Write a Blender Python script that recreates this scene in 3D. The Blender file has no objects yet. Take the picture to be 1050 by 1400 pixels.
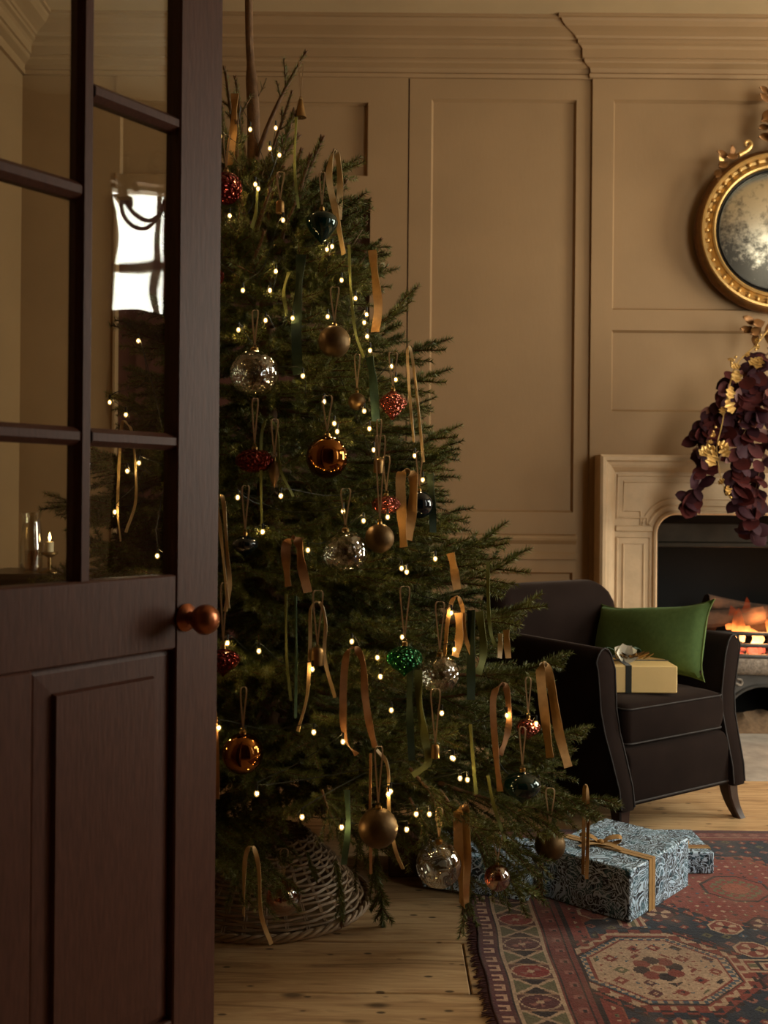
import bpy, math, random
import numpy as np
from mathutils import Vector, Matrix

# ------------------------------------------------------------------ camera, light, exposure
SC = bpy.context.scene
COL = SC.collection
F = 1400.0            # focal length in pixels of the 1050 x 1400 frame
CX, CY = 525.0, 675.0
ROLL = math.radians(0.5)
CAM_H = 1.2

cam_d = bpy.data.cameras.new('camera')
cam = bpy.data.objects.new('camera', cam_d)
COL.objects.link(cam)
cam_d.sensor_fit = 'VERTICAL'
cam_d.sensor_height = 36.0
cam_d.lens = 36.0 * F / 1400.0
cam_d.shift_y = -(700.0 - CY) / 1400.0
cam_d.clip_start = 0.05
cam_d.dof.use_dof = True
cam_d.dof.focus_distance = 2.95
cam_d.dof.aperture_fstop = 4.0
cam.matrix_world = Matrix.Translation((0, 0, CAM_H)) @ Matrix.Rotation(math.pi/2, 4, 'X') @ Matrix.Rotation(ROLL, 4, 'Z')
SC.camera = cam

SC.view_settings.view_transform = 'Standard'
SC.view_settings.look = 'None'
SC.view_settings.gamma = 1.0
SC.view_settings.use_curve_mapping = False
SC.view_settings.exposure = 0.0

world = bpy.data.worlds.new('overcast_sky')
SC.world = world
world.use_nodes = True
bg = world.node_tree.nodes['Background']
bg.inputs[0].default_value = (0.82, 0.9, 1.0, 1)
bg.inputs[1].default_value = 1.5

SC.cycles.max_bounces = 7; SC.cycles.diffuse_bounces = 4; SC.cycles.glossy_bounces = 3; SC.cycles.transparent_max_bounces = 14
SC.cycles.caustics_reflective = False; SC.cycles.caustics_refractive = False

def area_light(name, loc, aim, sx, sy, power, color):
    d = bpy.data.lights.new(name, 'AREA')
    d.shape = 'RECTANGLE'; d.size = sx; d.size_y = sy
    d.energy = power; d.color = color
    o = bpy.data.objects.new(name, d)
    COL.objects.link(o)
    o.location = loc
    o.rotation_euler = (Vector(aim) - Vector(loc)).to_track_quat('-Z', 'Y').to_euler()
    return o

WALL_R = 4.1
# daylight outside the two sash windows of the right wall (they light the room through the panes)
area_light('daylight_far_window', (WALL_R+0.45, 3.75, 1.75), (WALL_R-1, 3.75, 1.65), 1.5, 2.5, 260, (1.0, 0.93, 0.83))
area_light('daylight_near_window', (WALL_R+0.45, 2.5, 1.95), (WALL_R-1, 2.5, 1.85), 1.2, 2.5, 210, (1.0, 0.94, 0.86))

area_light('added_front_right_light', (2.95, 0.75, 1.9), (2.75, 2.2, 1.7), 1.5, 2.5, 120, (1.0, 0.94, 0.86))  # added lamp behind an unseen window, brightens things from the front right

# ------------------------------------------------------------------ helpers
rng = np.random.default_rng(7)
random.seed(7)

def P(px, py, Y):
    dx, dy = px - CX, CY - py
    tx = dx*math.cos(ROLL) - dy*math.sin(ROLL)
    ty = dx*math.sin(ROLL) + dy*math.cos(ROLL)
    return Vector((tx/F*Y, Y, CAM_H + ty/F*Y))

def PF(px, py, z=0.0):
    """pixel -> point on the horizontal plane at height z"""
    dx, dy = px - CX, CY - py
    tx = dx*math.cos(ROLL) - dy*math.sin(ROLL)
    ty = dx*math.sin(ROLL) + dy*math.cos(ROLL)
    Y = (z - CAM_H)*F/ty
    return Vector((tx/F*Y, Y, z))

def lin(r, g, b):
    f = lambda v: (v/255/12.92) if v/255 <= 0.04045 else ((v/255+0.055)/1.055)**2.4
    return (f(r), f(g), f(b), 1.0)

def mul(c, k): return (c[0]*k, c[1]*k, c[2]*k, 1.0)

class N:
    """small node-tree helper"""
    def __init__(s, name):
        s.m = bpy.data.materials.new(name); s.m.use_nodes = True
        s.t = s.m.node_tree; s.t.nodes.clear()
        s.out = s.t.nodes.new('ShaderNodeOutputMaterial')
    def add(s, typ, **kw):
        n = s.t.nodes.new(typ)
        for k, v in kw.items(): setattr(n, k, v)
        return n
    def link(s, a, b): s.t.links.new(a, b)
    def val(s, sock, v):
        if hasattr(v, 'links') or isinstance(v, bpy.types.NodeSocket): s.link(v, sock)
        else: sock.default_value = v
    def bsdf(s, **kw):
        b = s.add('ShaderNodeBsdfPrincipled')
        for k, v in kw.items(): s.val(b.inputs[k.replace('_', ' ')], v)
        s.link(b.outputs[0], s.out.inputs[0])
        return b
    def coord(s, kind='Object', scale=(1, 1, 1), rand=False):
        tc = s.add('ShaderNodeTexCoord')
        mp = s.add('ShaderNodeMapping')
        mp.inputs['Scale'].default_value = scale
        s.link(tc.outputs[kind], mp.inputs[0])
        if rand:
            oi = s.add('ShaderNodeObjectInfo')
            mm = s.add('ShaderNodeMath', operation='MULTIPLY'); mm.inputs[1].default_value = 37.0
            s.link(oi.outputs['Random'], mm.inputs[0])
            cb = s.add('ShaderNodeCombineXYZ')
            for i in range(3): s.link(mm.outputs[0], cb.inputs[i])
            s.link(cb.outputs[0], mp.inputs['Location'])
        return mp.outputs[0]
    def noise(s, vec, scale, detail=4, rough=0.55, dist=0.0):
        n = s.add('ShaderNodeTexNoise')
        n.inputs['Scale'].default_value = scale; n.inputs['Detail'].default_value = detail
        n.inputs['Roughness'].default_value = rough; n.inputs['Distortion'].default_value = dist
        s.link(vec, n.inputs['Vector'])
        return n.outputs[0]
    def ramp(s, fac, stops):
        r = s.add('ShaderNodeValToRGB')
        e = r.color_ramp.elements
        while len(e) < len(stops): e.new(0.5)
        for i, (p, c) in enumerate(stops):
            e[i].position = p; e[i].color = c
        s.link(fac, r.inputs[0])
        return r.outputs[0]
    def math(s, op, a, b=0.0):
        n = s.add('ShaderNodeMath', operation=op)
        s.val(n.inputs[0], a); s.val(n.inputs[1], b)
        return n.outputs[0]
    def mix(s, fac, a, b):
        n = s.add('ShaderNodeMix', data_type='RGBA')
        s.val(n.inputs[0], fac); s.val(n.inputs[6], a); s.val(n.inputs[7], b)
        return n.outputs[2]
    def schlick(s, f0, normal=None):
        """two-sided Fresnel reflectance of a thin sheet"""
        lw = s.add('ShaderNodeLayerWeight'); lw.inputs['Blend'].default_value = 0.5
        if normal is not None: s.link(normal, lw.inputs['Normal'])
        p = s.math('POWER', lw.outputs['Facing'], 4.0)
        return s.math('ADD', s.math('MULTIPLY', p, 1-f0), f0)
    def bump(s, h, strength=0.2, dist=0.01):
        n = s.add('ShaderNodeBump')
        n.inputs['Strength'].default_value = strength; n.inputs['Distance'].default_value = dist
        s.link(h, n.inputs['Height'])
        return n.outputs[0]

G = lambda v: (v, v, v, 1)

def mat_plain(name, col, rough=0.6, metal=0.0, var=0.15, scale=8, bump=0.1, bscale=60, sheen=0.0, sheen_tint=(1, 1, 1, 1), spec=0.5):
    n = N(name); v = n.coord()
    f = n.noise(v, scale)
    c = n.ramp(f, [(0.25, mul(col, 1-var)), (0.75, mul(col, 1+var))])
    kw = dict(Base_Color=c, Roughness=rough, Metallic=metal)
    b = n.bsdf(**kw)
    b.inputs['Specular IOR Level'].default_value = spec
    if sheen:
        b.inputs['Sheen Weight'].default_value = sheen
        b.inputs['Sheen Roughness'].default_value = 0.35
        b.inputs['Sheen Tint'].default_value = sheen_tint
    if bump:
        n.link(n.bump(n.noise(v, bscale, 3), bump, 0.004), b.inputs['Normal'])
    return n.m

def mat_glass(name, tint, gloss_rough=0.04, gloss=1.0, bump_kind=None, bscale=60.0, bstr=0.4, ior=1.5):
    """hollow blown glass: a thin wall that tints what is seen through it and mirrors by Fresnel"""
    n = N(name)
    tr = n.add('ShaderNodeBsdfTransparent'); tr.inputs[0].default_value = tint
    gl = n.add('ShaderNodeBsdfGlossy'); gl.inputs['Roughness'].default_value = gloss_rough
    gl.inputs[0].default_value = (gloss, gloss, gloss, 1)
    mx = n.add('ShaderNodeMixShader'); nb = None
    if bump_kind:
        v = n.coord()
        if bump_kind == 'dimple':
            vo = n.add('ShaderNodeTexVoronoi'); vo.inputs['Scale'].default_value = bscale
            n.link(v, vo.inputs['Vector']); h = vo.outputs[0]
        else:
            h = n.noise(v, bscale, 2)
        nb = n.bump(h, bstr, 0.01)
        n.link(nb, gl.inputs['Normal'])
    n.link(n.schlick(((ior-1)/(ior+1))**2*1.6, nb), mx.inputs[0]); n.link(tr.outputs[0], mx.inputs[1]); n.link(gl.outputs[0], mx.inputs[2])
    n.link(mx.outputs[0], n.out.inputs[0])
    return n.m

def mat_emit(name, col, strength):
    n = N(name)
    e = n.add('ShaderNodeEmission'); e.inputs[0].default_value = col; e.inputs[1].default_value = strength
    n.link(e.outputs[0], n.out.inputs[0])
    return n.m

class MB:
    """collects shapes; build() links them as ONE mesh object"""
    def __init__(s): s.v = []; s.f = []
    def box(s, x0, x1, y0, y1, z0, z1):
        b = len(s.v)
        s.v += [(x0,y0,z0),(x1,y0,z0),(x1,y1,z0),(x0,y1,z0),(x0,y0,z1),(x1,y0,z1),(x1,y1,z1),(x0,y1,z1)]
        s.f += [tuple(b+i for i in q) for q in ((0,3,2,1),(4,5,6,7),(0,1,5,4),(1,2,6,5),(2,3,7,6),(3,0,4,7))]
        return s
    def cbox(s, x0, x1, y0, y1, z0, z1, c=0.004):
        """box with chamfered edges (rings along z)"""
        rings = []
        for z, k in ((z0, c), (z0+c, 0), (z1-c, 0), (z1, c)):
            a0, a1, b0, b1 = x0+k, x1-k, y0+k, y1-k
            rings.append([(a0+c,b0,z),(a1-c,b0,z),(a1,b0+c,z),(a1,b1-c,z),(a1-c,b1,z),(a0+c,b1,z),(a0,b1-c,z),(a0,b0+c,z)])
        s.loft(rings); return s
    def loft(s, rings, caps=True, closed=True):
        n = len(rings[0]); b = len(s.v)
        for r in rings: s.v += [tuple(p) for p in r]
        for i in range(len(rings)-1):
            for j in range(n if closed else n-1):
                k = (j+1) % n
                s.f.append((b+i*n+j, b+i*n+k, b+(i+1)*n+k, b+(i+1)*n+j))
        if caps:
            s.f.append(tuple(b+j for j in reversed(range(n))))
            s.f.append(tuple(b+(len(rings)-1)*n+j for j in range(n)))
        return s
    def lathe(s, prof, n=32, center=(0,0,0), axis='Z', rmod=None, caps=True):
        """prof: list of (radius, height)"""
        rings = []
        for r, h in prof:
            ring = []
            for j in range(n):
                a = 2*math.pi*j/n
                rr = r*(rmod(a, h) if rmod else 1.0)
                x, y = rr*math.cos(a), rr*math.sin(a)
                if axis == 'Z': p = (center[0]+x, center[1]+y, center[2]+h)
                else: p = (center[0]+x, center[1]-h, center[2]+y)   # axis -Y (towards the viewer)
                ring.append(p)
            rings.append(ring)
        s.loft(rings, caps); return s
    def tube(s, pts, r, n=6, closed=False):
        pts = [Vector(p) for p in pts]; m = len(pts)
        rs = r if hasattr(r, '__len__') else [r]*m
        rings = []; up = None
        for i in range(m):
            a = pts[(i-1) % m] if (closed or i > 0) else pts[i]
            c = pts[(i+1) % m] if (closed or i < m-1) else pts[i]
            t = (c-a).normalized()
            if up is None:
                up = t.orthogonal().normalized()
            up = (up - t*up.dot(t))
            up = up.normalized() if up.length > 1e-6 else t.orthogonal().normalized()
            w = t.cross(up)
            rings.append([pts[i] + (up*math.cos(2*math.pi*j/n) + w*math.sin(2*math.pi*j/n))*rs[i] for j in range(n)])
        if closed: rings.append(rings[0])
        s.loft(rings, caps=not closed); return s
    def prism(s, poly, y0, y1):
        """polygon given as (x, z), extruded along y"""
        b = len(s.v); n = len(poly)
        s.v += [(x, y0, z) for x, z in poly] + [(x, y1, z) for x, z in poly]
        s.f.append(tuple(b+i for i in range(n))); s.f.append(tuple(b+n+i for i in reversed(range(n))))
        for i in range(n):
            k = (i+1) % n
            s.f.append((b+i, b+n+i, b+n+k, b+k))
        return s
    def sphere(s, c, r, n=12, m=8, sz=1.0):
        prof = [(max(1e-5, r*math.sin(math.pi*i/m)), -r*sz*math.cos(math.pi*i/m)) for i in range(m+1)]
        s.lathe(prof, n, c); return s
    def mesh(s, name, mat, smooth=False):
        me = bpy.data.meshes.new(name)
        me.from_pydata([tuple(v) for v in s.v], [], s.f)
        me.materials.append(mat)
        import bmesh
        bm = bmesh.new(); bm.from_mesh(me)
        bmesh.ops.recalc_face_normals(bm, faces=bm.faces)
        bm.to_mesh(me); bm.free()
        if smooth: smooth_by_angle(me)
        return me
    def build(s, name, mat, parent=None, smooth=False, loc=None):
        return link(name, s.mesh(name, mat, smooth), parent, loc)

def smooth_by_angle(me, ang=40):
    me.polygons.foreach_set('use_smooth', [True]*len(me.polygons))
    try: me.set_sharp_from_angle(angle=math.radians(ang))
    except Exception: pass

def link(name, me, parent=None, loc=None, mat4=None):
    o = bpy.data.objects.new(name, me)
    COL.objects.link(o)
    if parent is not None: o.parent = parent
    if loc is not None: o.location = loc
    if mat4 is not None: o.matrix_local = mat4
    return o

def empty(name, loc=(0, 0, 0), rz=0.0):
    o = bpy.data.objects.new(name, None)
    o.empty_display_size = 0.05
    COL.objects.link(o)
    o.location = loc; o.rotation_euler = (0, 0, rz)
    return o

def tag(o, label=None, cat=None, group=None, kind=None):
    if label: o['label'] = label
    if cat: o['category'] = cat
    if group: o['group'] = group
    if kind: o['kind'] = kind
    return o

def spline(pts, k=6):
    """Catmull-Rom through the points"""
    pts = [Vector(p) for p in pts]
    q = [pts[0]*2-pts[1]] + pts + [pts[-1]*2-pts[-2]]
    out = []
    for i in range(1, len(q)-2):
        for j in range(k):
            t = j/k
            a, b, c, d = q[i-1], q[i], q[i+1], q[i+2]
            out.append(0.5*((2*b)+(c-a)*t+(2*a-5*b+4*c-d)*t*t+(3*b-a-3*c+d)*t**3))
    out.append(pts[-1])
    return out

# ------------------------------------------------------------------ materials
WALLC = lin(149, 119, 84)
def m_wall(name, col):
    n = N(name); v = n.coord('Object')
    f = n.noise(v, 2.2, 5)
    c = n.ramp(f, [(0.3, mul(col, 0.92)), (0.7, mul(col, 1.06))])
    b = n.bsdf(Base_Color=c, Roughness=0.62)
    b.inputs['Specular IOR Level'].default_value = 0.3
    n.link(n.bump(n.noise(n.coord('Object', (14, 14, 3)), 6, 4), 0.12, 0.004), b.inputs['Normal'])
    return n.m
M_wall = m_wall('drab_wall_paint', WALLC)
M_ceil = m_wall('ceiling_paint', lin(185, 160, 122))
M_dark_door = mat_plain('red_brown_door_paint', lin(74, 40, 28), 0.5)

def m_wood():
    n = N('old_pine_boards'); v = n.coord('Object', (0.9, 9, 9), rand=True)
    grain = n.noise(v, 3.2, 7, 0.62, 1.4)
    c = n.ramp(grain, [(0.22, lin(104, 80, 54)), (0.43, lin(188, 152, 110)), (0.6, lin(216, 182, 136)), (0.82, lin(140, 110, 74))])
    # broad light / dark wear
    w = n.noise(n.coord('Object', (1, 2, 1), rand=True), 2.2, 4)
    c = n.mix(n.math('MULTIPLY', w, 0.3), c, lin(122, 94, 62))
    # knots and dents
    vo = n.add('ShaderNodeTexVoronoi'); vo.inputs['Scale'].default_value = 2.6
    n.link(n.coord('Object', (1.6, 3.4, 1), rand=True), vo.inputs['Vector'])
    k = n.ramp(vo.outputs[0], [(0.06, G(1)), (0.15, G(0))])
    c = n.mix(n.math('MULTIPLY', k, 0.75), c, lin(52, 34, 20))
    v2 = n.add('ShaderNodeTexVoronoi'); v2.inputs['Scale'].default_value = 11
    n.link(n.coord('Object', (1.0, 2.2, 1), rand=True), v2.inputs['Vector'])
    k2 = n.ramp(v2.outputs[0], [(0.09, G(1)), (0.15, G(0))])
    c = n.mix(n.math('MULTIPLY', k2, 0.8), c, lin(38, 26, 18))
    b = n.bsdf(Base_Color=c, Roughness=0.55)
    b.inputs['Specular IOR Level'].default_value = 0.35
    h = n.math('SUBTRACT', grain, n.math('MULTIPLY', k2, 0.6))
    n.link(n.bump(h, 0.25, 0.004), b.inputs['Normal'])
    return n.m
M_board = m_wood()

def m_door_paint():
    n = N('aubergine_door_paint'); v = n.coord('Object', (40, 40, 5))
    f = n.noise(v, 4, 4)
    c = n.ramp(f, [(0.3, lin(68, 39, 29)), (0.7, lin(82, 49, 38))])
    b = n.bsdf(Base_Color=c, Roughness=0.5)
    b.inputs['Specular IOR Level'].default_value = 0.25
    n.link(n.bump(f, 0.15, 0.003), b.inputs['Normal'])
    return n.m
M_door = m_door_paint()

def m_pane(name='old_window_glass'):
    n = N(name)
    tr = n.add('ShaderNodeBsdfTransparent'); tr.inputs[0].default_value = (0.93, 0.94, 0.9, 1)
    gl = n.add('ShaderNodeBsdfGlossy'); gl.inputs['Roughness'].default_value = 0.015
    v = n.coord('Object')
    nb = n.bump(n.noise(v, 5.0, 1), 0.12, 0.01); n.link(nb, gl.inputs['Normal'])
    mx = n.add('ShaderNodeMixShader')
    n.link(n.schlick(0.045), mx.inputs[0]); n.link(tr.outputs[0], mx.inputs[1]); n.link(gl.outputs[0], mx.inputs[2])
    n.link(mx.outputs[0], n.out.inputs[0])
    return n.m
M_pane = m_pane()

M_copper = mat_plain('brown_copper', lin(150, 92, 62), 0.28, 0.9, 0.1, 20, 0.05)
M_stone = mat_plain('limewashed_wood', lin(196, 168, 134), 0.65, 0, 0.14, 10, 0.25, 40)
M_slab = mat_plain('ashy_hearth_stone', lin(168, 160, 150), 0.8, 0, 0.3, 9, 0.5, 30)
M_soot = mat_plain('sooty_brick', lin(9, 8, 7), 0.95, 0, 0.3, 9, 0.3, 20)
M_iron = mat_plain('cast_iron', lin(72, 70, 68), 0.5, 0.5, 0.25, 14, 0.25, 50)
M_ironband = mat_plain('iron_lintel', lin(46, 39, 31), 0.8, 0.0, 0.35, 10, 0.3, 30, spec=0.15)
M_ash = mat_plain('white_ash_crust', lin(150, 138, 126), 0.9, 0, 0.5, 60, 0.8, 90)
M_velvet = mat_plain('charcoal_brown_velvet', lin(34, 25, 22), 0.95, 0, 0.25, 7, 0.12, 300, 0.10, (0.8, 0.6, 0.5, 1), 0.06)
M_piping = mat_plain('velvet_piping', lin(36, 28, 25), 0.75, 0, 0.1, 40, 0)
M_legwood = mat_plain('dark_polished_wood', lin(48, 28, 20), 0.3, 0, 0.2, 12, 0.05)
M_gwool = mat_plain('green_wool', lin(92, 118, 70), 0.85, 0, 0.14, 60, 0.35, 420, 0.25, (0.6, 0.9, 0.5, 1), 0.15)
M_gpipe = mat_plain('green_seam', lin(84, 104, 44), 0.8, 0, 0.1, 40, 0)
M_goldpaper = mat_plain('gold_kraft_paper', lin(232, 200, 136), 0.5, 0.0, 0.05, 10, 0.06, 120)
M_dkribbon = mat_plain('black_green_ribbon', lin(20, 26, 20), 0.5, 0, 0.1, 30, 0.1, sheen=0.2)
M_gvelvet = mat_plain('gold_velvet', lin(172, 132, 80), 0.7, 0, 0.14, 60, 0.15, 500, 0.5, (1, 0.85, 0.6, 1), 0.2)
M_gvelvet2 = mat_plain('pale_gold_satin', lin(190, 162, 116), 0.5, 0, 0.12, 60, 0.1, 500, 0.4, (1, 0.9, 0.7, 1))
M_bvelvet = mat_plain('bronze_velvet', lin(150, 108, 70), 0.7, 0, 0.14, 60, 0.15, 500, 0.5, (1, 0.8, 0.6, 1), 0.2)
M_dgvelvet = mat_plain('dark_green_velvet', lin(34, 48, 32), 0.75, 0, 0.14, 60, 0.15, 500, 0.4, (0.7, 0.9, 0.7, 1), 0.2)
M_ogvelvet = mat_plain('olive_velvet', lin(112, 116, 62), 0.7, 0, 0.14, 60, 0.15, 500, 0.4, (0.9, 1, 0.7, 1), 0.2)
M_tgvelvet = mat_plain('teal_green_velvet', lin(72, 98, 76), 0.7, 0, 0.14, 60, 0.15, 500, 0.4, (0.8, 1, 0.9, 1), 0.2)
M_cord = mat_plain('taupe_ribbon_cord', lin(176, 148, 112), 0.6, 0, 0.1, 60, 0)
M_cap = mat_plain('bauble_cap_metal', lin(150, 120, 70), 0.3, 1.0, 0.1, 30, 0)
M_brass = mat_plain('aged_brass', lin(150, 118, 74), 0.4, 0.9, 0.25, 30, 0.15, 80)
M_bronze = mat_plain('matte_bronze', lin(96, 74, 44), 0.5, 0.75, 0.3, 26, 0.2, 60)
M_amber = mat_plain('mirrored_amber_glass', lin(140, 92, 44), 0.06, 1.0, 0.1, 12, 0)
M_clear = mat_glass('clear_ribbed_glass', (0.90, 0.88, 0.80, 1), 0.03, 1.0, 'noise', 30, 0.1, 2.0)
M_dimple = mat_glass('clear_dimpled_glass', (0.86, 0.84, 0.72, 1), 0.03, 1.0, 'dimple', 75, 0.35, 2.1)
M_navy = mat_plain('ink_blue_glass', lin(10, 26, 36), 0.05, 0.35, 0.1, 12, 0, spec=0.9)
M_teal = mat_plain('deep_teal_glass', lin(8, 40, 36), 0.05, 0.4, 0.1, 12, 0, spec=0.9)
def m_dimple_colour(name, col, scale, metal=0.75):
    n = N(name); v = n.coord()
    vo = n.add('ShaderNodeTexVoronoi'); vo.inputs['Scale'].default_value = scale; n.link(v, vo.inputs['Vector'])
    b = n.bsdf(Base_Color=col, Roughness=0.1, Metallic=metal)
    n.link(n.bump(vo.outputs[0], 0.9, 0.012), b.inputs['Normal'])
    return n.m
M_red = m_dimple_colour('ruby_dimpled_glass', lin(98, 24, 16), 90)
M_pink = m_dimple_colour('rose_dimpled_glass', lin(160, 84, 68), 110)
M_green = m_dimple_colour('emerald_dimpled_glass', lin(14, 86, 42), 110)
M_rustglass = mat_glass('russet_clear_glass', (0.62, 0.24, 0.13, 1), 0.04, 1.0, 'noise', 20, 0.1, 2.4)
M_bulb = mat_emit('warm_led', (1.0, 0.64, 0.26, 1), 280)
def m_lens():
    n = N('bulb_lens_glow')
    e = n.add('ShaderNodeEmission'); e.inputs[0].default_value = (1.0, 0.58, 0.16, 1); e.inputs[1].default_value = 1.6
    t = n.add('ShaderNodeBsdfTransparent'); a = n.add('ShaderNodeMixShader'); a.inputs[0].default_value = 0.42
    n.link(t.outputs[0], a.inputs[1]); n.link(e.outputs[0], a.inputs[2]); n.link(a.outputs[0], n.out.inputs[0])
    return n.m
M_lens = m_lens()
M_wire = mat_plain('dark_green_wire', lin(24, 30, 20), 0.5, 0, 0.1, 30, 0)
M_bark = mat_plain('spruce_bark', lin(104, 74, 44), 0.85, 0, 0.35, 40, 0.6, 90)
M_twig = mat_plain('spruce_twig', lin(96, 66, 36), 0.8, 0, 0.3, 60, 0)
def m_needle():
    n = N('spruce_needles'); v = n.coord('Object', rand=True)
    c = n.ramp(n.noise(v, 7, 3), [(0.25, lin(64, 74, 34)), (0.55, lin(104, 110, 52)), (0.8, lin(150, 148, 82))])
    b = n.bsdf(Base_Color=c, Roughness=0.5)
    b.inputs['Specular IOR Level'].default_value = 0.35
    return n.m
M_needle = m_needle()
M_wicker = mat_plain('grey_brown_wicker', lin(150, 124, 94), 0.6, 0, 0.3, 30, 0.2, 90)
M_gilt = mat_plain('burnished_gilt', lin(200, 160, 96), 0.38, 0.65, 0.2, 18, 0.25, 50)
M_giltdark = mat_plain('dark_old_gilt', lin(112, 74, 36), 0.45, 0.6, 0.35, 30, 0.4, 60)
M_ebony = mat_plain('ebonised_slip', lin(16, 13, 11), 0.35, 0, 0.1, 20, 0)
M_burg = mat_plain('burgundy_leaf', lin(66, 23, 22), 0.7, 0, 0.45, 24, 0.1, 60, spec=0.2)
M_plum = mat_plain('plum_leaf', lin(50, 20, 28), 0.7, 0, 0.35, 24, 0.1, 60, spec=0.2)
M_palepink = mat_plain('dusty_pink_leaf', lin(120, 74, 66), 0.5, 0, 0.3, 24, 0.1, 60)
M_goldleaf = mat_plain('gold_sprayed_leaf', lin(196, 158, 92), 0.5, 0.6, 0.35, 50, 1.0, 45)
M_white = mat_plain('ivory_paper_flower', lin(235, 228, 208), 0.6, 0, 0.05, 40, 0)
M_log = mat_plain('charred_log', lin(70, 48, 32), 0.9, 0, 0.5, 20, 0.6, 40)
M_wax = mat_plain('ivory_candle_wax', lin(226, 205, 165), 0.5, 0, 0.05, 20, 0)
M_flame = mat_emit('candle_flame', (1.0, 0.6, 0.22, 1), 20)
def m_fire():
    n = N('fire_flame'); v = n.coord('Object')
    g = n.add('ShaderNodeSeparateXYZ'); n.link(v, g.inputs[0])
    z = n.math('ADD', n.math('MULTIPLY', g.outputs[2], 5.0), n.math('MULTIPLY', n.noise(v, 14, 3), 0.5))
    c = n.ramp(z, [(0.15, (1.0, 0.62, 0.22, 1)), (0.55, (1.0, 0.25, 0.05, 1)), (1.0, (0.5, 0.06, 0.01, 1))])
    s = n.ramp(z, [(0.15, G(1.0)), (1.1, G(0.12))])
    e = n.add('ShaderNodeEmission'); n.link(c, e.inputs[0])
    n.link(n.math('MULTIPLY', s, 6.0), e.inputs[1])
    t = n.add('ShaderNodeBsdfTransparent'); a = n.add('ShaderNodeMixShader')
    n.link(n.ramp(z, [(0.35, G(0.95)), (1.1, G(0.2))]), a.inputs[0])
    n.link(t.outputs[0], a.inputs[1]); n.link(e.outputs[0], a.inputs[2]); n.link(a.outputs[0], n.out.inputs[0])
    return n.m
M_fire = m_fire()
def m_ember():
    n = N('glowing_coal'); v = n.coord('Object', rand=True)
    f = n.noise(v, 20, 4)
    c = n.ramp(f, [(0.42, lin(40, 34, 32)), (0.6, lin(160, 150, 140))])
    b = n.bsdf(Base_Color=c, Roughness=0.9)
    b.inputs['Emission Color'].default_value = (1.0, 0.12, 0.05, 1)
    n.link(n.math('MULTIPLY', n.ramp(n.noise(v, 16, 2), [(0.5, G(0)), (0.62, G(1))]), 2.2), b.inputs['Emission Strength'])
    return n.m
M_coal = m_ember()

def m_paper():
    """navy paper printed all over with curling white leaf lines"""
    n = N('printed_foliage_paper'); v = n.coord('Object')
    f1 = n.noise(v, 16, 1.5, 0.5, 1.5)
    f2 = n.noise(v, 19, 1, 0.5, 2.4)
    l1 = n.math('SINE', n.math('MULTIPLY', f1, 58.0))
    l2 = n.math('SINE', n.math('MULTIPLY', f2, 52.0))
    a = n.ramp(l1, [(0.3, G(0)), (0.62, G(1))])
    b_ = n.ramp(l2, [(0.6, G(0)), (0.85, G(1))])
    fac = n.math('MAXIMUM', a, n.math('MULTIPLY', b_, 0.7))
    base = n.mix(n.ramp(n.noise(v, 24, 1), [(0.5, G(0)), (0.58, G(1))]), lin(18, 30, 44), lin(44, 92, 112))
    c = n.mix(fac, base, lin(206, 232, 255))
    n.bsdf(Base_Color=c, Roughness=0.5)
    return n.m
M_paper = m_paper()
M_brownbox = mat_plain('dark_brown_card', lin(80, 46, 30), 0.6, 0, 0.2, 8, 0.1)

def m_foxed_reflection():
    n = N('foxed_glass_painted_reflection'); v = n.coord('Object')
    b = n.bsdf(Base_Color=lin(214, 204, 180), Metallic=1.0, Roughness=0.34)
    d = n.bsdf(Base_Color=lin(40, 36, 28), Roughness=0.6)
    # foxing: denser towards the rim, speckled; lower half darkened as a painted room reflection
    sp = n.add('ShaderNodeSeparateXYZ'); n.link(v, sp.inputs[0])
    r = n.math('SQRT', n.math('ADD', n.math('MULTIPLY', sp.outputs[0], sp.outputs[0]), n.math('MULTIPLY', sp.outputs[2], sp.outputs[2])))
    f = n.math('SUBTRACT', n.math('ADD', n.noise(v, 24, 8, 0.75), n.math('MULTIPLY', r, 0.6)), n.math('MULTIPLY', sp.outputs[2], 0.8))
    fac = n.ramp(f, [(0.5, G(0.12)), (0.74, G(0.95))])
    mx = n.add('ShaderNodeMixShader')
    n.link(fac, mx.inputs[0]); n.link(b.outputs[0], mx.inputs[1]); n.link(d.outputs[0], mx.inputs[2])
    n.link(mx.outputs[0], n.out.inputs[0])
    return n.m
M_foxed_reflection = m_foxed_reflection()

# ------------------------------------------------------------------ the room
YW = 5.19            # face of the panelling stiles on the far wall
YB = 5.172            # face of the chimney breast
XL = -1.85
ZC = 3.54
def struct(o, label, cat='wall'):
    return tag(o, label, cat, kind='structure')

# floor: boards running across the view
fl = struct(empty('floor'), 'worn pine floorboards laid across the room', 'floor')
MB().box(XL-0.1, WALL_R+0.1, -1.2, 5.9, -0.08, -0.022).build('subfloor', M_soot, fl)
bw = 0.278; y = 2.462 - 5*bw; row = 0
rr = random.Random(3)
breaks = {5: [0.22], 6: [1.9], 7: [-0.9], 8: [1.4]}
while y < YW:
    y1 = min(y+bw, YW+0.02)
    xs = [XL] + breaks.get(row, [rr.uniform(0.2, 3.0)]) + [WALL_R]
    for i in range(len(xs)-1):
        x0, x1 = xs[i]+0.002, xs[i+1]-0.002
        dz = rr.uniform(-0.0015, 0.0008)
        MB().cbox(-(x1-x0)/2, (x1-x0)/2, -(y1-y)/2+0.002, (y1-y)/2-0.002, -0.022, dz, 0.0025).build('board', M_board, fl, loc=((x0+x1)/2, (y+y1)/2, 0))
    y += bw; row += 1
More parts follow.
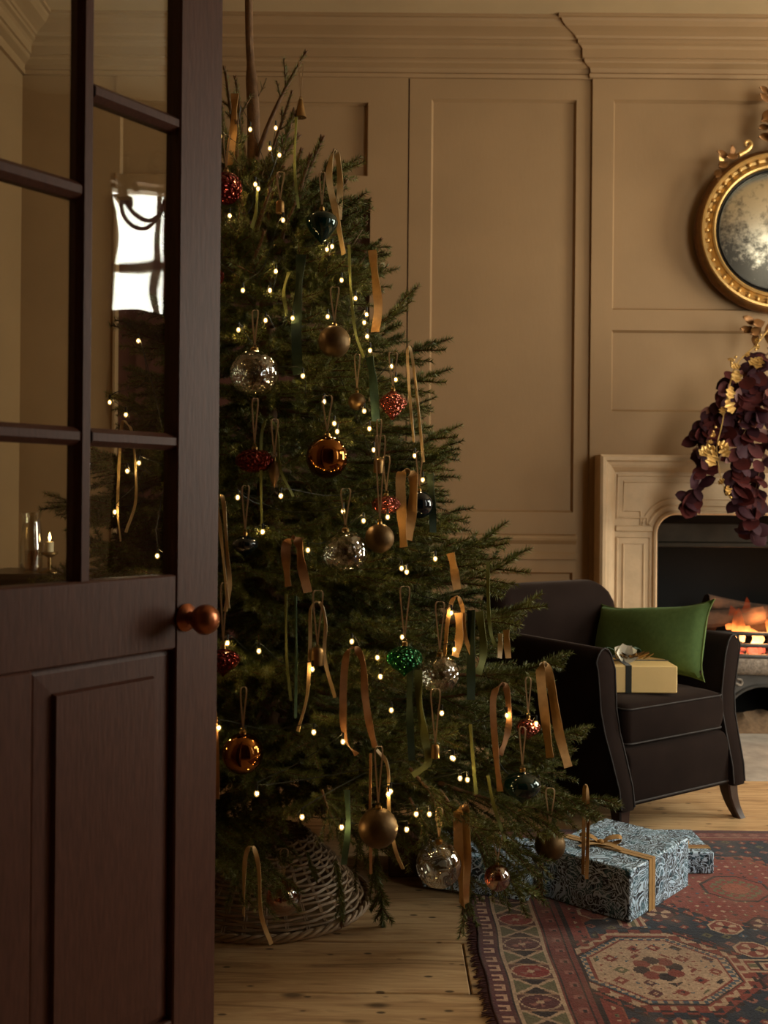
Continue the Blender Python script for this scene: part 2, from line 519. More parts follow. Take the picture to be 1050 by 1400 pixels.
MB().cbox(-0.0, 5.95, 0, 2.462-5*bw+1.19, -0.022, 0, 0.003).build('board', M_board, fl, loc=(XL, -1.2, 0))

ceil = struct(MB().box(XL-0.1, WALL_R+0.1, 1.1, 5.4, ZC, ZC+0.1).build('ceiling', M_ceil), 'plain tan ceiling above the cornice', 'ceiling')

# far wall: recessed panels between stiles and rails
def wall_frame(root, x0, x1, z0, z1, yf, holes, mat, panel_depth=0.018, back=0.06):
    """stiles/rails from x0..x1, z0..z1 with holes [(a,b,c,d)] that get recessed panels"""
    for a, b, c, d in holes:
        MB().box(a-0.02, b+0.02, yf+panel_depth, yf+back, c-0.02, d+0.02).build('panel', mat, root)
        e = 0.010   # sloped moulding round the panel
        for q in (((a, c), (b, c), (b-e, c+e), (a+e, c+e)), ((b, c), (b, d), (b-e, d-e), (b-e, c+e)),
                  ((b, d), (a, d), (a+e, d-e), (b-e, d-e)), ((a, d), (a, c), (a+e, c+e), (a+e, d-e))):
            m = MB(); m.v = [(q[0][0], yf+0.004, q[0][1]), (q[1][0], yf+0.004, q[1][1]), (q[2][0], yf+panel_depth, q[2][1]), (q[3][0], yf+panel_depth, q[3][1]),
                             (q[0][0], yf+panel_depth+.01, q[0][1]), (q[1][0], yf+panel_depth+.01, q[1][1]), (q[2][0], yf+panel_depth+.01, q[2][1]), (q[3][0], yf+panel_depth+.01, q[3][1])]
            m.f = [(0,1,2,3),(4,5,6,7),(0,1,5,4),(1,2,6,5),(2,3,7,6),(3,0,4,7)]
            m.build('panel_moulding', mat, root)

def xw(px, py=400): return P(px, py, YW).x
def zw(py, px=700): return P(px, py, YW).z
def xb(px, py=400): return P(px, py, YB).x
def zb(py, px=930): return P(px, py, YB).z

wb = struct(empty('wall_back'), 'drab brown panelled wall behind the tree and armchair')
px0, px1 = xw(588), xw(786); pz0, pz1 = zw(700), zw(136)
XBR = xb(809, 300)           # left edge of the chimney breast
lx1 = xw(784, 760); lz1 = zw(782)
dz_top = zw(271, 480); dxr = xw(508, 350); dxl = dxr - 1.30
oz0, oz1 = zw(241, 480), zw(141, 480); oxr = xw(503, 200); oxl = dxl + 0.02
cr0, cr1 = zw(757), zw(735)
def wbox(name, x0, x1, z0, z1, y0=YW, y1=YW+0.06, mat=M_wall): return MB().box(x0, x1, y0, y1, z0, z1).build(name, mat, wb)
# left of the doorway, the doorway's surround, the strip beside it, the big panel's frame
wbox('stile', XL, dxl, 0, ZC); wbox('stile', dxr, xw(556), 0, ZC, YW-0.008); wbox('stile', xw(558), px0, 0, ZC); wbox('stile', px1, XBR+0.05, 0, ZC)
wbox('rail', px0, px1, pz1, ZC); wbox('rail', px0, px1, lz1, pz0); wbox('rail', px0, px1, 0, 0.2)
wbox('rail', dxl, dxr, oz1, ZC, YW-0.008); wbox('rail', dxl, dxr, dz_top, oz0, YW-0.008); wbox('stile', dxl, oxl, oz0, oz1); wbox('stile', oxr, dxr, oz0, oz1, YW-0.008)
wall_frame(wb, 0, 0, 0, 0, YW, [(px0, px1, pz0, pz1), (px0, px1, 0.2, lz1), (oxl, oxr, oz0, oz1)], M_wall, 0.022)
MB().box(XL, XBR+0.1, YW+0.05, YW+0.12, dz_top, ZC).build('backing', M_wall, wb)
MB().box(xw(556)-0.001, xw(558)+0.001, YW+0.012, YW+0.06, 0, ZC).build('joint', M_dark_door, wb)
# chair rail
ch = MB()
yy = YW
prof = [(0, cr0-0.028), (0.014, cr0-0.026), (0.018, cr0), (0.010, cr0+0.01), (0.014, cr0+0.05), (0.032, cr1-0.012), (0.036, cr1), (0.030, cr1+0.012), (0, cr1+0.02)]
xr = xw(787, 745)
ch.loft([[(x, yy-p, z) for p, z in prof] for x in (xw(560), xr)])
ch.build('chair_rail', M_wall, wb)
# the dark double door in the wall
d2 = struct(empty('door_2'), 'dark red-brown door in the far wall behind the tree', 'door')
MB().box(dxl, dxr, YW+0.05, YW+0.10, 0, dz_top).build('leaf', M_dark_door, d2)
for a, b in ((dxl+0.1, dxl+0.6), (dxr-0.6, dxr-0.1)):
    for c, d in ((0.25, 0.9), (1.05, dz_top-0.12)):
        MB().box(a, b, YW+0.035, YW+0.06, c, d).build('door_panel', M_dark_door, d2)
for q in ((dxr-0.008, dxr+0.004, 0, dz_top), (dxl-0.004, dxl+0.008, 0, dz_top), (dxl, dxr, dz_top-0.006, dz_top+0.004)):
    MB().box(q[0], q[1], YW-0.016, YW+0.05, q[2], q[3]).build('frame_bead', M_wall, d2)

# chimney breast
XBR2 = 2*1.955 - XBR
wc = struct(empty('wall_chimney'), 'panelled chimney breast carrying the round gilt mirror')
FX0, FX1 = P(898, 740, 5.08).x, 0
FXC = 1.955; FX1 = 2*FXC - FX0
FZ1 = P(930, 704, 5.08).z
sx0, sx1, sz1 = P(819, 680, 5.06).x, 0, P(900, 622, 5.04).z
sx1 = 2*FXC - sx0
bx0, bx1 = xb(837), 2*FXC - xb(837)
bz = [zb(563), zb(452), zb(424), zb(137)]
def cbox_(name, x0, x1, z0, z1, y1=YB+0.06, mat=M_wall): return MB().box(x0, x1, YB, y1, z0, z1).build(name, mat, wc)
cbox_('stile', XBR, bx0, 0, ZC, YB+0.12); cbox_('stile', bx1, XBR2, 0, ZC, YB+0.12)
cbox_('rail', bx0, bx1, bz[3], ZC); cbox_('rail', bx0, bx1, bz[1], bz[2]); cbox_('rail', bx0, bx1, FZ1, bz[0])
cbox_('jamb', bx0, FX0-0.02, 0, FZ1, YB+0.5); cbox_('jamb', FX1+0.02, bx1, 0, FZ1, YB+0.5)
wall_frame(wc, 0, 0, 0, 0, YB, [(bx0, bx1, bz[0], bz[1]), (bx0, bx1, bz[2], bz[3])], M_wall, 0.022)
MB().box(XBR2, WALL_R, YW, YW+0.08, 0, ZC).build('alcove_panel', M_wall, wc)

# cornice, mitred round the breast
CP = [(0.0, 3.305), (0.018, 3.305), (0.022, 3.322), (0.014, 3.330), (0.018, 3.352), (0.05, 3.366), (0.054, 3.372), (0.054, 3.384), (0.066, 3.386),
      (0.066, 3.428), (0.078, 3.440), (0.095, 3.446), (0.095, 3.462), (0.105, 3.464), (0.112, 3.474), (0.135, 3.484), (0.17, 3.496), (0.19, 3.512), (0.195, 3.524), (0.21, 3.526), (0.21, 3.545), (0.0, 3.545)]
rings = [[(XL, YW-p, z) for p, z in CP], [(XBR-p, YW-p, z) for p, z in CP], [(XBR-p, YB-p, z) for p, z in CP], [(XBR2+p, YB-p, z) for p, z in CP],
         [(XBR2+p, YW-p, z) for p, z in CP], [(WALL_R, YW-p, z) for p, z in CP]]
struct(MB().loft(rings).build('trim_1', M_wall), 'deep moulded cornice running along the far wall', 'cornice')
rings = [[(XL+p, YW, z) for p, z in CP], [(XL+p, 1.3, z) for p, z in CP]]
struct(MB().loft(rings).build('trim_2', M_wall), 'moulded cornice along the left wall', 'cornice')
rings = [[(WALL_R-p, YW, z) for p, z in CP], [(WALL_R-p, 1.3, z) for p, z in CP]]
struct(MB().loft(rings).build('trim_3', M_wall), 'moulded cornice above the windows, mirrored in the door glass', 'cornice')
struct(MB().loft([[(x, YW-p, z) for p, z in ((0, 0), (0.025, 0), (0.025, 0.15), (0.012, 0.18), (0, 0.18))] for x in (dxr, XBR)]).build('baseboard_back', M_wall), 'brown skirting board below the wall panels', 'skirting')

struct(MB().box(XL-0.1, XL, 1.2, 5.3, 0, ZC).build('wall_left', M_wall), 'plain drab brown wall seen through the door panes')
# front wall with the wide double doorway the camera looks through, and the hall behind it
wf = struct(empty('wall_front'), 'wall with the wide doorway the view passes through')
MB().box(XL, -0.96, 1.15, 1.27, 0, ZC).build('pier', M_wall, wf)
FW0, FW1, FWZ0, FWZ1 = 2.3, 3.6, 0.7, 3.1
MB().box(0.96, FW0, 1.15, 1.27, 0, ZC).build('pier', M_wall, wf)
MB().box(FW1, WALL_R, 1.15, 1.27, 0, ZC).build('pier', M_wall, wf)
MB().box(FW0, FW1, 1.15, 1.27, 0, FWZ0).build('apron', M_wall, wf)
MB().box(FW0, FW1, 1.15, 1.27, FWZ1, ZC).build('lintel', M_wall, wf)
MB().box(-0.96, 0.96, 1.15, 1.27, 2.62, ZC).build('lintel', M_wall, wf)
wh = struct(empty('wall_hall'), 'walls of the dim hall outside the doorway')
MB().box(-1.5, -1.4, -1.2, 1.15, 0, 2.9).build('side', M_wall, wh)
MB().box(1.4, 1.5, -1.2, 1.15, 0, 2.9).build('side', M_wall, wh)
MB().box(-1.5, 1.5, -1.3, -1.2, 0, 2.9).build('end', M_wall, wh)
MB().box(-1.5, 1.5, -1.3, 1.15, 2.9, 3.0).build('hall_ceiling', M_ceil, wh)

# right wall with two sash windows
wr = struct(empty('wall_right'), 'wall with two tall sash windows out of view to the right')
WIN = [(2.08, 2.92), (3.2, 4.4)]; WZ0, WZ1 = 0.7, 3.11
MB().box(WALL_R, WALL_R+0.25, 1.15, WIN[0][0], 0, ZC).build('pier', M_wall, wr)
MB().box(WALL_R, WALL_R+0.25, WIN[0][1], WIN[1][0], 0, ZC).build('pier', M_wall, wr)
MB().box(WALL_R, WALL_R+0.25, WIN[1][1], 5.3, 0, ZC).build('pier', M_wall, wr)
for a, b in WIN:
    MB().box(WALL_R, WALL_R+0.25, a, b, 0, WZ0).build('apron', M_wall, wr)
    MB().box(WALL_R, WALL_R+0.25, a, b, WZ1, ZC).build('lintel', M_wall, wr)
M_sash = mat_plain('sash_paint', lin(190, 176, 150), 0.5)
for i, (a, b) in enumerate(WIN):
    w = struct(empty('window_%d' % (i+1)), ('near' if i == 0 else 'far') + ' sash window on the right, mirrored in the door glass' if i == 0 else 'far sash window that lights the chair from the right', 'window')
    for yv in (a, (2*a+b)/3-0.0, (a+2*b)/3, b):
        MB().box(WALL_R+0.10, WALL_R+0.14, yv-0.02, yv+0.02, WZ0, WZ1).build('sash_bar', M_sash, w)
    for k in range(6):
        zv = WZ0+(WZ1-WZ0)*k/5
        MB().box(WALL_R+0.10, WALL_R+0.14, a, b, zv-0.02, zv+0.02).build('sash_bar', M_sash, w)
    MB().box(WALL_R+0.118, WALL_R+0.122, a, b, WZ0, WZ1).build('pane', M_pane, w)
    if i == 0:   # its lower shutters are closed
        for s0, s1 in ((a-0.02, (a+b)/2+0.0), ((a+b)/2, b+0.02)):
            MB().cbox(WALL_R+0.04, WALL_R+0.07, s0, s1, WZ0-0.02, 2.33, 0.002).build('shutter', M_dark_door, w)

w3 = struct(empty('window_3'), 'unseen sash window added in the front wall for front-right light', 'window')  # unseen window, added so light enters from the front right
for k in range(4):
    xv = FW0+(FW1-FW0)*k/3; MB().box(xv-0.02, xv+0.02, 1.18, 1.22, FWZ0, FWZ1).build('sash_bar', M_sash, w3)  # upright bars of the added window
for k in range(6):
    zv = FWZ0+(FWZ1-FWZ0)*k/5; MB().box(FW0, FW1, 1.18, 1.22, zv-0.02, zv+0.02).build('sash_bar', M_sash, w3)  # cross bars of the added window
MB().box(FW0, FW1, 1.199, 1.203, FWZ0, FWZ1).build('pane', M_pane, w3)  # pane of the added window

# ------------------------------------------------------------------ glazed door standing open on the left
DT = Vector((0.59, 0.807, 0)).normalized()
DN = Vector((DT.y, -DT.x, 0))
edge = Vector((-0.346, 2.06, 0))
DWID = 0.96
hinge = edge - DT*DWID
door = struct(empty('door_1', hinge, math.atan2(DT.y, DT.x)), 'aubergine glazed door standing open at left with copper knob', 'door')
# local: x from hinge (0) to free edge (DWID), -y is the face we see, z up
TH = 0.042
def xd(t): return DWID - t
def dbox(name, x0, x1, z0, z1, y0=-TH/2, y1=TH/2, mat=M_door): return MB().cbox(x0, x1, y0, y1, z0, z1, 0.003).build(name, mat, door)
ZT = 2.5; ZLR = 1.042; ZP1, ZP0 = 0.90, 0.19
st = 0.112
dbox('stile', xd(st), DWID, 0.01, ZT); dbox('stile', 0, st, 0.01, ZT)
dbox('lock_rail', st, xd(st), ZP1, ZLR); dbox('top_rail', st, xd(st), ZT-0.11, ZT); dbox('bottom_rail', st, xd(st), 0.01, ZP0)
dbox('mid_stile', DWID/2-0.052, DWID/2+0.052, ZP0, ZP1)
ma, mb_ = 0.3035, 0.339
def muntin(x0, x1, z0, z1, vertical):
    m = MB()
    if vertical:
        c = (x0+x1)/2
        prof = [(x0, -0.006), (c-0.008, -0.018), (c+0.008, -0.018), (x1, -0.006), (x1, 0.012), (x0, 0.012)]
        m.loft([[(x, yv, z) for x, yv in prof] for z in (z0, z1)])
    else:
        c = (z0+z1)/2
        prof = [(z0, -0.006), (c-0.007, -0.018), (c+0.007, -0.018), (z1, -0.006), (z1, 0.012), (z0, 0.012)]
        m.loft([[(x, yv, z) for z, yv in prof] for x in (x0, x1)])
    return m.build('glazing_bar', M_door, door)
for xa, xb_ in ((xd(mb_), xd(ma)), (ma, mb_)):
    muntin(xa, xb_, ZLR, ZT-0.11, True)
side_z = [ZLR, 1.296, 1.905, ZT-0.11]; mid_z = [ZLR, 1.296, 1.724, 2.15, ZT-0.11]
hb = 0.016
for (xa, xb_, zz) in ((xd(ma), xd(st), side_z), (mb_, xd(mb_), mid_z), (st, ma, side_z)):
    for z in zz[1:-1]: muntin(xa-0.004, xb_+0.004, z-hb, z+hb, False)
    for i in range(len(zz)-1):
        MB().box(-(xb_-xa)/2-0.004, (xb_-xa)/2+0.004, -0.0015, 0.0015, -(zz[i+1]-zz[i])/2, (zz[i+1]-zz[i])/2).build('pane', M_pane, door, loc=((xa+xb_)/2, 0.004, (zz[i]+zz[i+1])/2))
        # putty bevel round the pane
# raised and fielded lower panels
for xa, xb_ in ((DWID/2+0.052, xd(st)), (st, DWID/2-0.052)):
    m = MB(); e1, e2 = 0.012, 0.052
    rs = []
    for inset, yv in ((0, 0.012), (0, -0.004), (e1, -0.008), (e2-0.006, -0.0095), (e2-0.002, -0.018), (e2+0.004, -0.018)):
        rs.append([(xa+inset, yv, ZP0+inset), (xb_-inset, yv, ZP0+inset), (xb_-inset, yv, ZP1-inset), (xa+inset, yv, ZP1-inset)])
    m.loft(rs).build('raised_panel', M_door, door)
# knob with rosette
kz = 0.958; kx = xd(0.088)
kn = MB().lathe([(0.001, 0.0), (0.026, 0.0), (0.027, 0.004), (0.022, 0.009), (0.013, 0.013), (0.011, 0.026), (0.014, 0.032), (0.024, 0.038), (0.029, 0.05), (0.029, 0.058), (0.024, 0.070), (0.012, 0.077), (0.001, 0.0785)], 24, (kx, -TH/2, kz), 'Y').build('knob', M_copper, door, smooth=True)
tag(kn, 'polished copper-brown door knob')

# ------------------------------------------------------------------ fireplace
def leaf_mesh(name, L, W, t, bend, curl, mat, pw=0.75, n=6, lobe=0.0):
    m = MB(); rings = []
    for i in range(n+1):
        s = i/n
        w = max(0.0006, W/2*math.sin(math.pi*min(0.999, max(0.001, s)))**pw)
        w *= 1+lobe*math.sin(s*19)
        z = bend*s*s + lobe*0.012*math.sin(s*23)
        rings.append([(L*s, -w, z+curl*w), (L*s, 0, z+t/2), (L*s, w, z+curl*w), (L*s, 0, z-t/2)])
    m.loft(rings)
    return m.mesh(name, mat, True)

def orient(loc, d, up, scale=1.0):
    d = Vector(d).normalized(); up = Vector(up)
    y = up.cross(d)
    if y.length < 1e-5: y = d.orthogonal()
    y.normalize(); z = d.cross(y)
    m = Matrix((d, y, z)).transposed().to_4x4()
    return Matrix.Translation(loc) @ m @ Matrix.Scale(scale, 4)

fp = tag(empty('fireplace', (FXC, YB, 0)), 'pale carved fireplace surround with rounded opening and burning grate', 'fireplace')
def fpb(mb, name, mat, smooth=False):
    mb.v = [(v[0]-FXC, v[1]-YB, v[2]) for v in mb.v]
    return mb.build(name, mat, fp, smooth)
rc = 0.095
def arc(cx_, cz_, r, a0, a1, n=8): return [(cx_+r*math.cos(math.radians(a0+(a1-a0)*i/n)), cz_+r*math.sin(math.radians(a0+(a1-a0)*i/n))) for i in range(n+1)]
YS = 5.06
poly = [(sx0, 0), (sx0, sz1), (sx1, sz1), (sx1, 0), (FX1, 0)] + arc(FX1-rc, FZ1-rc, rc, 0, 90) + arc(FX0+rc, FZ1-rc, rc, 90, 180) + [(FX0, 0)]
fpb(MB().prism(poly, YS+0.022, YB), 'surround', M_stone)
# outer moulding, mitred
om = [(0, 0.0), (0, -0.05), (0.012, -0.06), (0.028, -0.058), (0.036, -0.045), (0.05, -0.04), (0.062, -0.032), (0.078, -0.012), (0.085, 0.0)]
def path_mould(name, pts_in_out, prof, mat, y):
    """pts: function inset -> list of (x,z); prof: (inset, dy)"""
    m = MB(); rows = []
    for ins, dy in prof: rows.append([(x, y+dy, z) for x, z in pts_in_out(ins)])
    n = len(rows[0])
    m.loft([[rows[j][i] for j in range(len(rows))] for i in range(n)])
    return fpb(m, name, mat)
path_mould('outer_moulding', lambda k: [(sx0+k, 0), (sx0+k, sz1-k), (sx1-k, sz1-k), (sx1-k, 0)], om, M_stone, YS+0.024)
def opening(k): return [(FX0-k, 0)] + [(x, z) for x, z in arc(FX0+rc, FZ1-rc, rc+k, 180, 90)] + [(x, z) for x, z in arc(FX1-rc, FZ1-rc, rc+k, 90, 0)] + [(FX1+k, 0)]
path_mould('opening_moulding', opening, [(0, 0.0), (0, -0.012), (0.008, -0.02), (0.018, -0.016), (0.024, 0.0)], M_stone, YS+0.024)
def bead_loop(pts, r=0.006):
    p3 = [(x, YS+0.022, z) for x, z in pts]
    fpb(MB().tube(p3, r, 6, True), 'panel_bead', M_stone, True)
for sgn in (1, -1):
    fx = lambda x: x if sgn == 1 else 2*FXC - x
    a, b = sx0+0.095, FX0-0.032
    for k in (0, 0.032):
        bead_loop([(fx(a+k), 0.12+k), (fx(a+k), P(870, 735, YS).z-k), (fx(b-k), P(870, 735, YS).z-k), (fx(b-k), 0.12+k)], 0.007-k*0.05)
        zt, zbm = sz1-0.10-k, P(870, 708, YS).z+k
        cr = rc+0.05+k
        pts = [(a+k, zbm), (a+k, zt), (FXC-0.15, zt), (FXC-0.15, FZ1+0.045+k)] + arc(FX0+rc, FZ1-rc, cr+0.0, 90, 172, 7) + [(FX0+rc-cr, zbm)]
        bead_loop([(fx(x), z) for x, z in pts], 0.007-k*0.05)
fpb(MB().cbox(FXC-0.13, FXC+0.13, YS+0.008, YS+0.03, FZ1+0.04, sz1-0.1, 0.006), 'centre_tablet', M_stone)
for k, zc in enumerate((P(870, 722, YS).z,)):
    for sgn in (1, -1):
        fx = lambda x: x if sgn == 1 else 2*FXC - x
        xs = sorted((fx(sx0+0.085), fx(FX0-0.02)))
        fpb(MB().cbox(xs[0], xs[1], YS+0.012, YS+0.03, zc-0.018, zc+0.012, 0.005), 'impost_band', M_stone)
# firebox
fpb(MB().box(FX0-0.02, FX1+0.02, 5.64, 5.7, 0, FZ1+0.05), 'fire_back', M_soot)
fpb(MB().box(FX0-0.05, FX0-0.02, YB-0.02, 5.66, 0, FZ1+0.05), 'fire_cheek', M_soot)
fpb(MB().box(FX1+0.02, FX1+0.05, YB-0.02, 5.66, 0, FZ1+0.05), 'fire_cheek', M_soot)
fpb(MB().box(FX0-0.05, FX1+0.05, YB+0.01, 5.7, FZ1+0.0, FZ1+0.06), 'throat', M_soot)
zl0, zl1 = P(960, 748, 5.2).z, P(960, 716, 5.2).z
fpb(MB().cbox(FX0-0.02, FX1+0.02, 5.19, 5.23, zl0+0.025, zl1, 0.004), 'iron_lintel', M_ironband)
fpb(MB().cbox(FX0-0.02, FX1+0.02, 5.18, 5.23, zl0, zl0+0.022, 0.004), 'iron_lip', M_ironband)
fpb(MB().cbox(FX0-0.0, FX0+0.012, 5.10, 5.19, 0, FZ1-0.09, 0.003), 'iron_strip', M_ironband)
# register grate
GY = 5.27
def bow(z, r, hw, dep, n=14): return [(FXC+hw*math.sin(a), GY+0.06-dep*math.cos(a), z) for a in [math.radians(-88+176*i/n) for i in range(n+1)]]
gr = tag(empty('fire_grate', (FXC, GY, 0)), 'cast iron register grate with bowed bars inside the fireplace', 'grate')
def gb(mb, name, mat, smooth=True):
    mb.v = [(v[0]-FXC, v[1]-GY, v[2]) for v in mb.v]
    return mb.build(name, mat, gr, smooth)
zg = lambda py: P(1035, py, 5.2).z
HW = 0.36
for py, r in ((866, 0.010), (882, 0.011), (897, 0.013)):
    gb(MB().tube(bow(zg(py), r, HW, 0.15), r, 8), 'bar', M_iron)
for k in range(7):
    a = math.radians(-75+25*k)
    gb(MB().tube([(FXC+HW*math.sin(a), GY+0.06-0.15*math.cos(a), z) for z in (zg(897), zg(864))], 0.006, 6), 'upright', M_iron)
# ash-crusted bowl under the bars
rings = []
for py, k in ((896, 1.0), (903, 1.02), (912, 0.97), (920, 0.86), (924, 0.72)):
    rings.append([(p[0]*k+FXC*(1-k), (p[1]-GY-0.06)*k+GY+0.06, p[2]) for p in bow(zg(py), 0, HW, 0.155)] + [(FXC+HW*k, GY+0.2, zg(py)), (FXC-HW*k, GY+0.2, zg(py))])
gb(MB().loft(rings), 'ash_bowl', M_ash)
# front plate with arched ashpit
pl = [(FXC-0.44, 0.02), (FXC-0.44, zg(915)), (FXC+0.44, zg(915)), (FXC+0.44, 0.02)] + arc(FXC, 0.02, 0.205, 0, 180, 14)
gb(MB().prism(pl, GY-0.02, GY+0.02), 'front_plate', M_iron, False)
gb(MB().tube([(x, GY-0.022, z) for x, z in arc(FXC, 0.02, 0.215, 0, 180, 18)], 0.010, 6), 'arch_rim', M_iron)
for s in (-1, 1):
    gb(MB().tube(spline([(FXC+s*0.22, GY-0.024, 0.235), (FXC+s*0.17, GY-0.026, 0.252), (FXC+s*0.12, GY-0.026, 0.236), (FXC+s*0.115, GY-0.026, 0.26), (FXC+s*0.14, GY-0.026, 0.268)], 4), 0.006, 6), 'scroll', M_ash)
for s in (-1, 1):
    gb(MB().cbox(FXC+s*0.47-0.11, FXC+s*0.47+0.11, GY-0.02, GY+0.3, 0.0, zg(880), 0.006), 'hob', M_soot, False)
lg = random.Random(11)
for i, (x0, z0, x1, z1, r) in enumerate(((1.62, 0.55, 1.98, 0.585, 0.05), (1.70, 0.64, 2.12, 0.575, 0.045), (1.86, 0.50, 2.25, 0.56, 0.05), (1.78, 0.50, 1.62, 0.52, 0.04))):
    pts = [(x0+(x1-x0)*k/4, GY+0.08+0.05*i+lg.uniform(-.01, .01), z0+(z1-z0)*k/4+lg.uniform(-.008, .008)) for k in range(5)]
    o = MB().tube(pts, [r*lg.uniform(0.85, 1.1) for _ in pts], 9).build('log', M_log, None, True)
    tag(o, ['charred log lying left in the burning grate', 'upper split log leaning across the fire', 'log at the right of the burning grate', 'short charred stub low in the grate'][i], 'log', 'logs in the grate')
for i in range(16):
    a = math.radians(-80+10.5*i)
    pz = (FXC+(HW-0.06)*math.sin(a)*lg.uniform(.6, 1), GY+0.06-0.10*math.cos(a), zg(893)+lg.uniform(-0.005, 0.05))
    mm = MB(); mm.sphere((0, 0, 0), lg.uniform(0.022, 0.036), 7, 5, 0.8)
    o = mm.build('coal', M_coal, gr, True, (pz[0]-FXC, pz[1]-GY, pz[2]))
fire = tag(empty('fire', (FXC, GY+0.04, zg(884))), 'orange flames licking up between the logs', 'fire')
for i, (px, py0, py1, w) in enumerate(((1003, 862, 828, 0.07), (1016, 880, 832, 0.09), (1022, 862, 818, 0.06), (1040, 884, 862, 0.08), (1065, 884, 835, 0.07), (1090, 884, 850, 0.07), (1030, 872, 850, 0.06))):
    a = P(px, py0, GY); b = P(px, py1, GY)
    h = b.z-a.z; rings = []
    for k in range(9):
        s = k/8
        ww = w/2*(1-s)**0.75*(0.55+0.9*s)*1.25+0.0008
        ox = 0.022*math.sin(s*3.6+i*2.3)*s
        rings.append([(a.x-FXC+ox+ww*math.cos(2*math.pi*j/8), 0.4*ww*math.sin(2*math.pi*j/8)+0.02*math.sin(s*5+i), a.z-zg(884)+h*s) for j in range(8)])
    MB().loft(rings).build('flame', M_fire, fire, True, (0, 0.01*i, 0))
fl_d = bpy.data.lights.new('fire_glow', 'POINT'); fl_d.energy = 6; fl_d.color = (1.0, 0.42, 0.14); fl_d.shadow_soft_size = 0.07
fl_o = bpy.data.objects.new('fire_glow', fl_d); COL.objects.link(fl_o); fl_o.location = (FXC, GY-0.02, zg(850))
# hearth
he = struct(MB().cbox(1.18, 2*FXC-1.18, PF(1040, 1068).y, 5.64, -0.03, 0.004, 0.003).build('trim_4', M_slab), 'pale ash-dusted stone hearth before the fire', 'hearth')
m = MB(); hr = random.Random(4)
g = []
for i in range(13):
    for j in range(9):
        u, v_ = i/12*2-1, j/8*2-1
        k = max(0, 1-u*u)*max(0, 1-v_*v_)
        m.v.append((u*0.2, v_*0.17, 0.005+0.075*k*(0.7+0.6*hr.random())))
for i in range(12):
    for j in range(8): m.f.append((i*9+j, (i+1)*9+j, (i+1)*9+j+1, i*9+j+1))
tag(m.build('ash_heap', mat_plain('brown_ash', lin(120, 96, 72), 0.95, 0, 0.4, 40, 0.8, 80), None, True, (FXC-0.02, 5.34, 0)), 'low brown heap of ash beneath the grate', 'ash', kind='stuff')

# ------------------------------------------------------------------ gilt mirror
mc = P(1066, 312, 5.06); MR = 0.411
mr = tag(empty('mirror', (FXC, YB, mc.z)), 'round gilt convex mirror with ball border above the fireplace', 'mirror')
def mring(prof, name, mat, n=96): return MB().lathe(prof, n, (0, 0, 0), 'Y', caps=False).build(name, mat, mr, True)
mring([(0.30, 0.0), (0.398, 0.0), (0.411, 0.03), (0.408, 0.055), (0.398, 0.072), (0.388, 0.076)], 'outer_rim', M_giltdark)
mring([(0.392, 0.070), (0.386, 0.084), (0.376, 0.086), (0.370, 0.076)], 'outer_bead', M_gilt)
mring([(0.372, 0.078), (0.362, 0.058), (0.350, 0.054), (0.338, 0.064), (0.334, 0.068)], 'cove', M_gilt)
mring([(0.336, 0.064), (0.332, 0.078), (0.324, 0.082), (0.316, 0.076), (0.313, 0.05)], 'inner_bead', M_gilt)
mring([(0.314, 0.06), (0.306, 0.064), (0.300, 0.058), (0.296, 0.064), (0.290, 0.055), (0.288, 0.02)], 'black_slip', M_ebony)
MB().lathe([(0.290*math.sin(math.radians(a))/math.sin(math.radians(32)), 0.03+0.28*(math.cos(math.radians(a))-math.cos(math.radians(32)))) for a in (32, 28, 24, 20, 16, 12, 8, 4, 0.05)], 64, (0, 0, 0), 'Y').build('convex_glass', M_foxed_reflection, mr, True)
bme = MB().sphere((0, 0, 0), 0.0105, 10, 7).mesh('ball', M_gilt, True)
for k in range(44):
    a = 2*math.pi*k/44
    link('ball', bme, mr, (0.356*math.cos(a), -0.066, 0.356*math.sin(a)))
cl = leaf_mesh('carved_leaf', 0.075, 0.036, 0.014, 0.022, 0.25, M_giltdark)
clg = leaf_mesh('carved_leaf', 0.06, 0.03, 0.012, 0.018, 0.25, M_gilt)
cr_ = random.Random(5)
def carved(px, py, ang, s=1.0, me=cl):
    p = P(px, py, 5.06) - Vector((FXC, YB, mc.z)); a = math.radians(ang)
    return link('carved_leaf', me, mr, mat4=orient(p, (math.cos(a), cr_.uniform(-0.5, -0.1), math.sin(a)), (0, -1, 0.2), s*1.35))
# crest: tiers of leaves on a stem, at the top of the rim
MB().lathe([(0.045, 0.39), (0.03, 0.42), (0.015, 0.45), (0.03, 0.50), (0.012, 0.54), (0.035, 0.59), (0.022, 0.64), (0.03, 0.67), (0.006, 0.70)], 14, (0, -0.05, 0)).build('finial_stem', M_giltdark, mr, True)
for px, py, an, s in ((1052, 172, 205, 0.8), (1056, 158, 215, 0.9), (1056, 150, 228, 1.0), (1055, 140, 160, 0.8), (1055, 128, 170, 0.8), (1060, 188, 190, 1.0), (1062, 192, 170, .9), (1058, 162, 245, .9), (1060, 138, 120, .8),
                      (1080, 172, -25, 0.8), (1076, 158, -35, 0.9), (1076, 150, -48, 1.0), (1077, 140, 20, 0.8), (1077, 128, 10, 0.8), (1072, 188, -10, 1.0), (1066, 145, 250, 1.0), (1066, 165, 270, 1.0)):
    carved(px, py, an, s)
